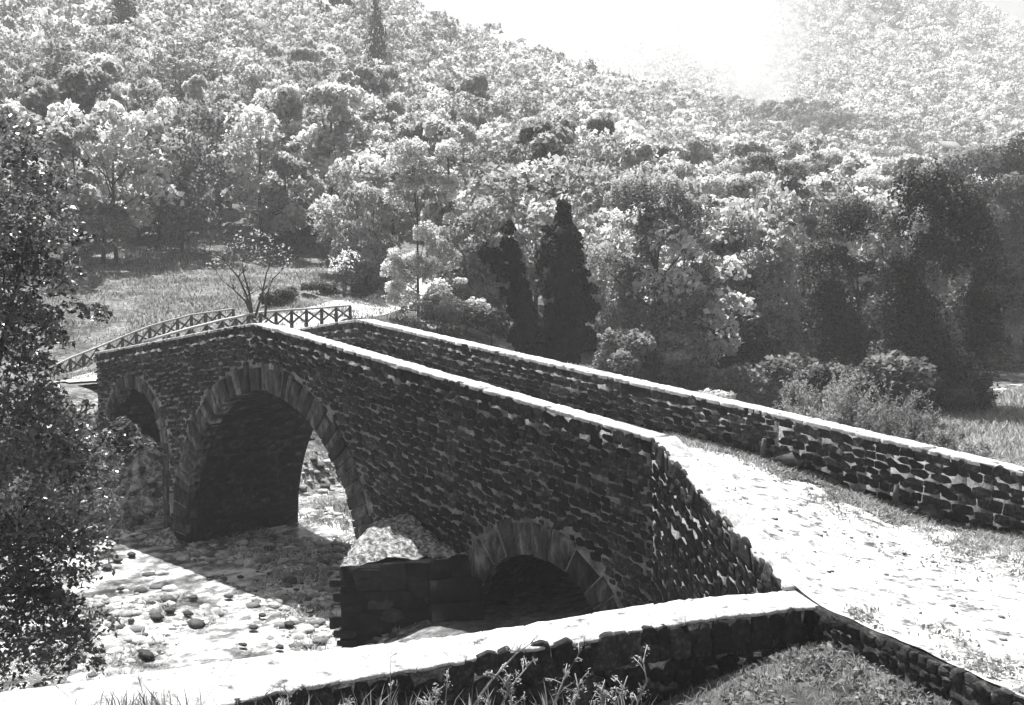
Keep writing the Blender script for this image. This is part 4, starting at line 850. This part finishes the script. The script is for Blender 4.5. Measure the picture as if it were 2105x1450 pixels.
for i, (p, lb) in enumerate(ST):
    Dd = 11.2 if p[0][0] < 1350 else 15.9; stalk(p, Dd, lb, i+50, .012 if 'thin' not in lb else .007, 'thin' not in lb)

g = np.random.default_rng(71); n_ = 420; px = np.r_[g.normal(300, 70, n_//2), g.uniform(560, 1330, n_//2)]; dd = np.r_[g.uniform(11.0, 11.9, n_//2), g.uniform(10.6, 11.6, n_//2)]
pts = np.array([at(a_, 1478, b_) for a_, b_ in zip(px, dd)]); blades('tall_grass', pts, .3, M['grass'], 'long pale grass standing before the foreground wall', seed=72, wd=.03, lean=.35)
# ------------------------------------------------------------------ house on the far hill
P = at(1945, 330, 240); hz = float(P[2]); ho = empty('stone_house', tuple(P), math.atan2(FW[1], FW[0])-1.2, 'small pale house with pitched roof among trees at right', 'house')
m = MB(); a_, b_, hh = 2.3, 1.9, 2.4
m.box8([(-a_, -b_, -3), (a_, -b_, -3), (a_, b_, -3), (-a_, b_, -3), (-a_, -b_, hh), (a_, -b_, hh), (a_, b_, hh), (-a_, b_, hh)])
m.add([(-a_, -b_, hh), (-a_, b_, hh), (-a_, 0, hh+1.5)], [(0, 1, 2)]); m.add([(a_, -b_, hh), (a_, b_, hh), (a_, 0, hh+1.5)], [(2, 1, 0)]); m.build('wall', M['plaster'], ho)
m = MB()
for s in (-1, 1):
    m.box8([(-a_-.4, s*(b_+.5), hh-.2), (a_+.4, s*(b_+.5), hh-.2), (a_+.4, s*.001, hh+1.6), (-a_-.4, s*.001, hh+1.6), (-a_-.4, s*(b_+.5), hh), (a_+.4, s*(b_+.5), hh), (a_+.4, s*.001, hh+1.82), (-a_-.4, s*.001, hh+1.82)])
m.build('roof', M['rooftile'], ho)
for x in (-1.5, 1.4):
    for s in (-1, 1):
        m = MB(); m.box8([(x-.4, s*b_-.05, 1.2), (x+.4, s*b_-.05, 1.2), (x+.4, s*b_+.05, 1.2), (x-.4, s*b_+.05, 1.2), (x-.4, s*b_-.05, 2.3), (x+.4, s*b_-.05, 2.3), (x+.4, s*b_+.05, 2.3), (x-.4, s*b_+.05, 2.3)]); m.build('window', M['pane'], ho)

# ------------------------------------------------------------------ haze and smoke
def vol(name, me, dens, aniso, label, noise_=None):
    m = bpy.data.materials.new(name); m.use_nodes = True; nt = m.node_tree; nt.nodes.remove(nt.nodes['Principled BSDF'])
    v = N(nt, 'ShaderNodeVolumePrincipled'); v.inputs['Color'].default_value = (.995, .995, .995, 1); v.inputs['Density'].default_value = dens; v.inputs['Anisotropy'].default_value = aniso
    nt.links.new(v.outputs[0], nt.nodes['Material Output'].inputs['Volume']); me.materials.append(m)
    if noise_: noise_(nt, v)
    return tag(link(name, me), label, name, kind='stuff')
bx = MB(); x0, x1, y0, y1, z0, z1 = -620, 330, -60, 660, -3, 200
bx.box8([(x0, y0, z0), (x1, y0, z0), (x1, y1, z0), (x0, y1, z0), (x0, y0, z1), (x1, y0, z1), (x1, y1, z1), (x0, y1, z1)])
me = bx.build('t', None).data; bpy.data.objects.remove(bpy.data.objects['t'])
vol('haze', me, .0005, .1, 'thin bright haze filling the valley')
SP = at(1555, 255, 318); H = 75.0
def smk(nt, v):
    tc = N(nt, 'ShaderNodeTexCoord'); sep = N(nt, 'ShaderNodeSeparateXYZ'); nt.links.new(tc.outputs['Object'], sep.inputs[0])
    n = N(nt, 'ShaderNodeTexNoise'); n.inputs['Scale'].default_value = .05; n.inputs['Detail'].default_value = 3; nt.links.new(tc.outputs['Object'], n.inputs['Vector'])
    # column axis drifts left with height; radius grows with height
    ln = N(nt, 'ShaderNodeVectorMath', operation='MULTIPLY_ADD')
    comb = N(nt, 'ShaderNodeCombineXYZ'); nt.links.new(sep.outputs[2], comb.inputs[0]); nt.links.new(sep.outputs[2], comb.inputs[1]); nt.links.new(sep.outputs[2], comb.inputs[2])
    nt.links.new(comb.outputs[0], ln.inputs[0]); ln.inputs[1].default_value = (RT[0]*.12, RT[1]*.12, -1); nt.links.new(tc.outputs['Object'], ln.inputs[2])
    le = N(nt, 'ShaderNodeVectorMath', operation='LENGTH'); nt.links.new(ln.outputs[0], le.inputs[0])
    rad = mul(nt, mul(nt, sep.outputs[2], .2).outputs[0], 11, 'ADD'); q = mul(nt, le.outputs['Value'], rad.outputs[0], 'DIVIDE')
    e = mul(nt, mul(nt, 1.0, q.outputs[0], 'SUBTRACT').outputs[0], mul(nt, mul(nt, n.outputs[0], .5, 'SUBTRACT').outputs[0], 2.2).outputs[0], 'ADD')
    mr = N(nt, 'ShaderNodeMapRange'); nt.links.new(e.outputs[0], mr.inputs[0]); mr.inputs[2].default_value = .6; mr.inputs[4].default_value = .055
    nt.links.new(mr.outputs[0], v.inputs['Density'])
mb = MB(); mb.tube([(0, 0, -4), (-RT[0]*3, -RT[1]*3, 20), (-RT[0]*10, -RT[1]*10, 84)], [16, 22, 38], 14); mb.build('t', None); me = bpy.data.objects['t'].data; bpy.data.objects.remove(bpy.data.objects['t'])
o = vol('smoke', me, .08, .3, 'white smoke rising from the valley between the hills', smk); o.location = tuple(SP)

P = at(1380, 110, 400)
def drift(nt, v):
    tc = N(nt, 'ShaderNodeTexCoord'); n = N(nt, 'ShaderNodeTexNoise'); n.inputs['Scale'].default_value = .03; n.inputs['Detail'].default_value = 2; nt.links.new(tc.outputs['Object'], n.inputs['Vector'])
    sc = N(nt, 'ShaderNodeVectorMath', operation='MULTIPLY'); nt.links.new(tc.outputs['Object'], sc.inputs[0]); sc.inputs[1].default_value = (1/80, 1/80, 1/44)
    le = N(nt, 'ShaderNodeVectorMath', operation='LENGTH'); nt.links.new(sc.outputs[0], le.inputs[0])
    e = mul(nt, mul(nt, 1.0, le.outputs['Value'], 'SUBTRACT').outputs[0], mul(nt, mul(nt, n.outputs[0], .5, 'SUBTRACT').outputs[0], .8).outputs[0], 'ADD')
    mr = N(nt, 'ShaderNodeMapRange'); nt.links.new(e.outputs[0], mr.inputs[0]); mr.inputs[2].default_value = .8; mr.inputs[4].default_value = .004
    nt.links.new(mr.outputs[0], v.inputs['Density'])
mb = MB(); rock(mb, (0, 0, 0), (112, 112, 52), 3); mb.build('t', None); me = bpy.data.objects['t'].data; bpy.data.objects.remove(bpy.data.objects['t'])
o = vol('smoke', me, .02, .3, 'thin drifting smoke bank blurring the saddle left of the plume', drift); o.location = tuple(P)
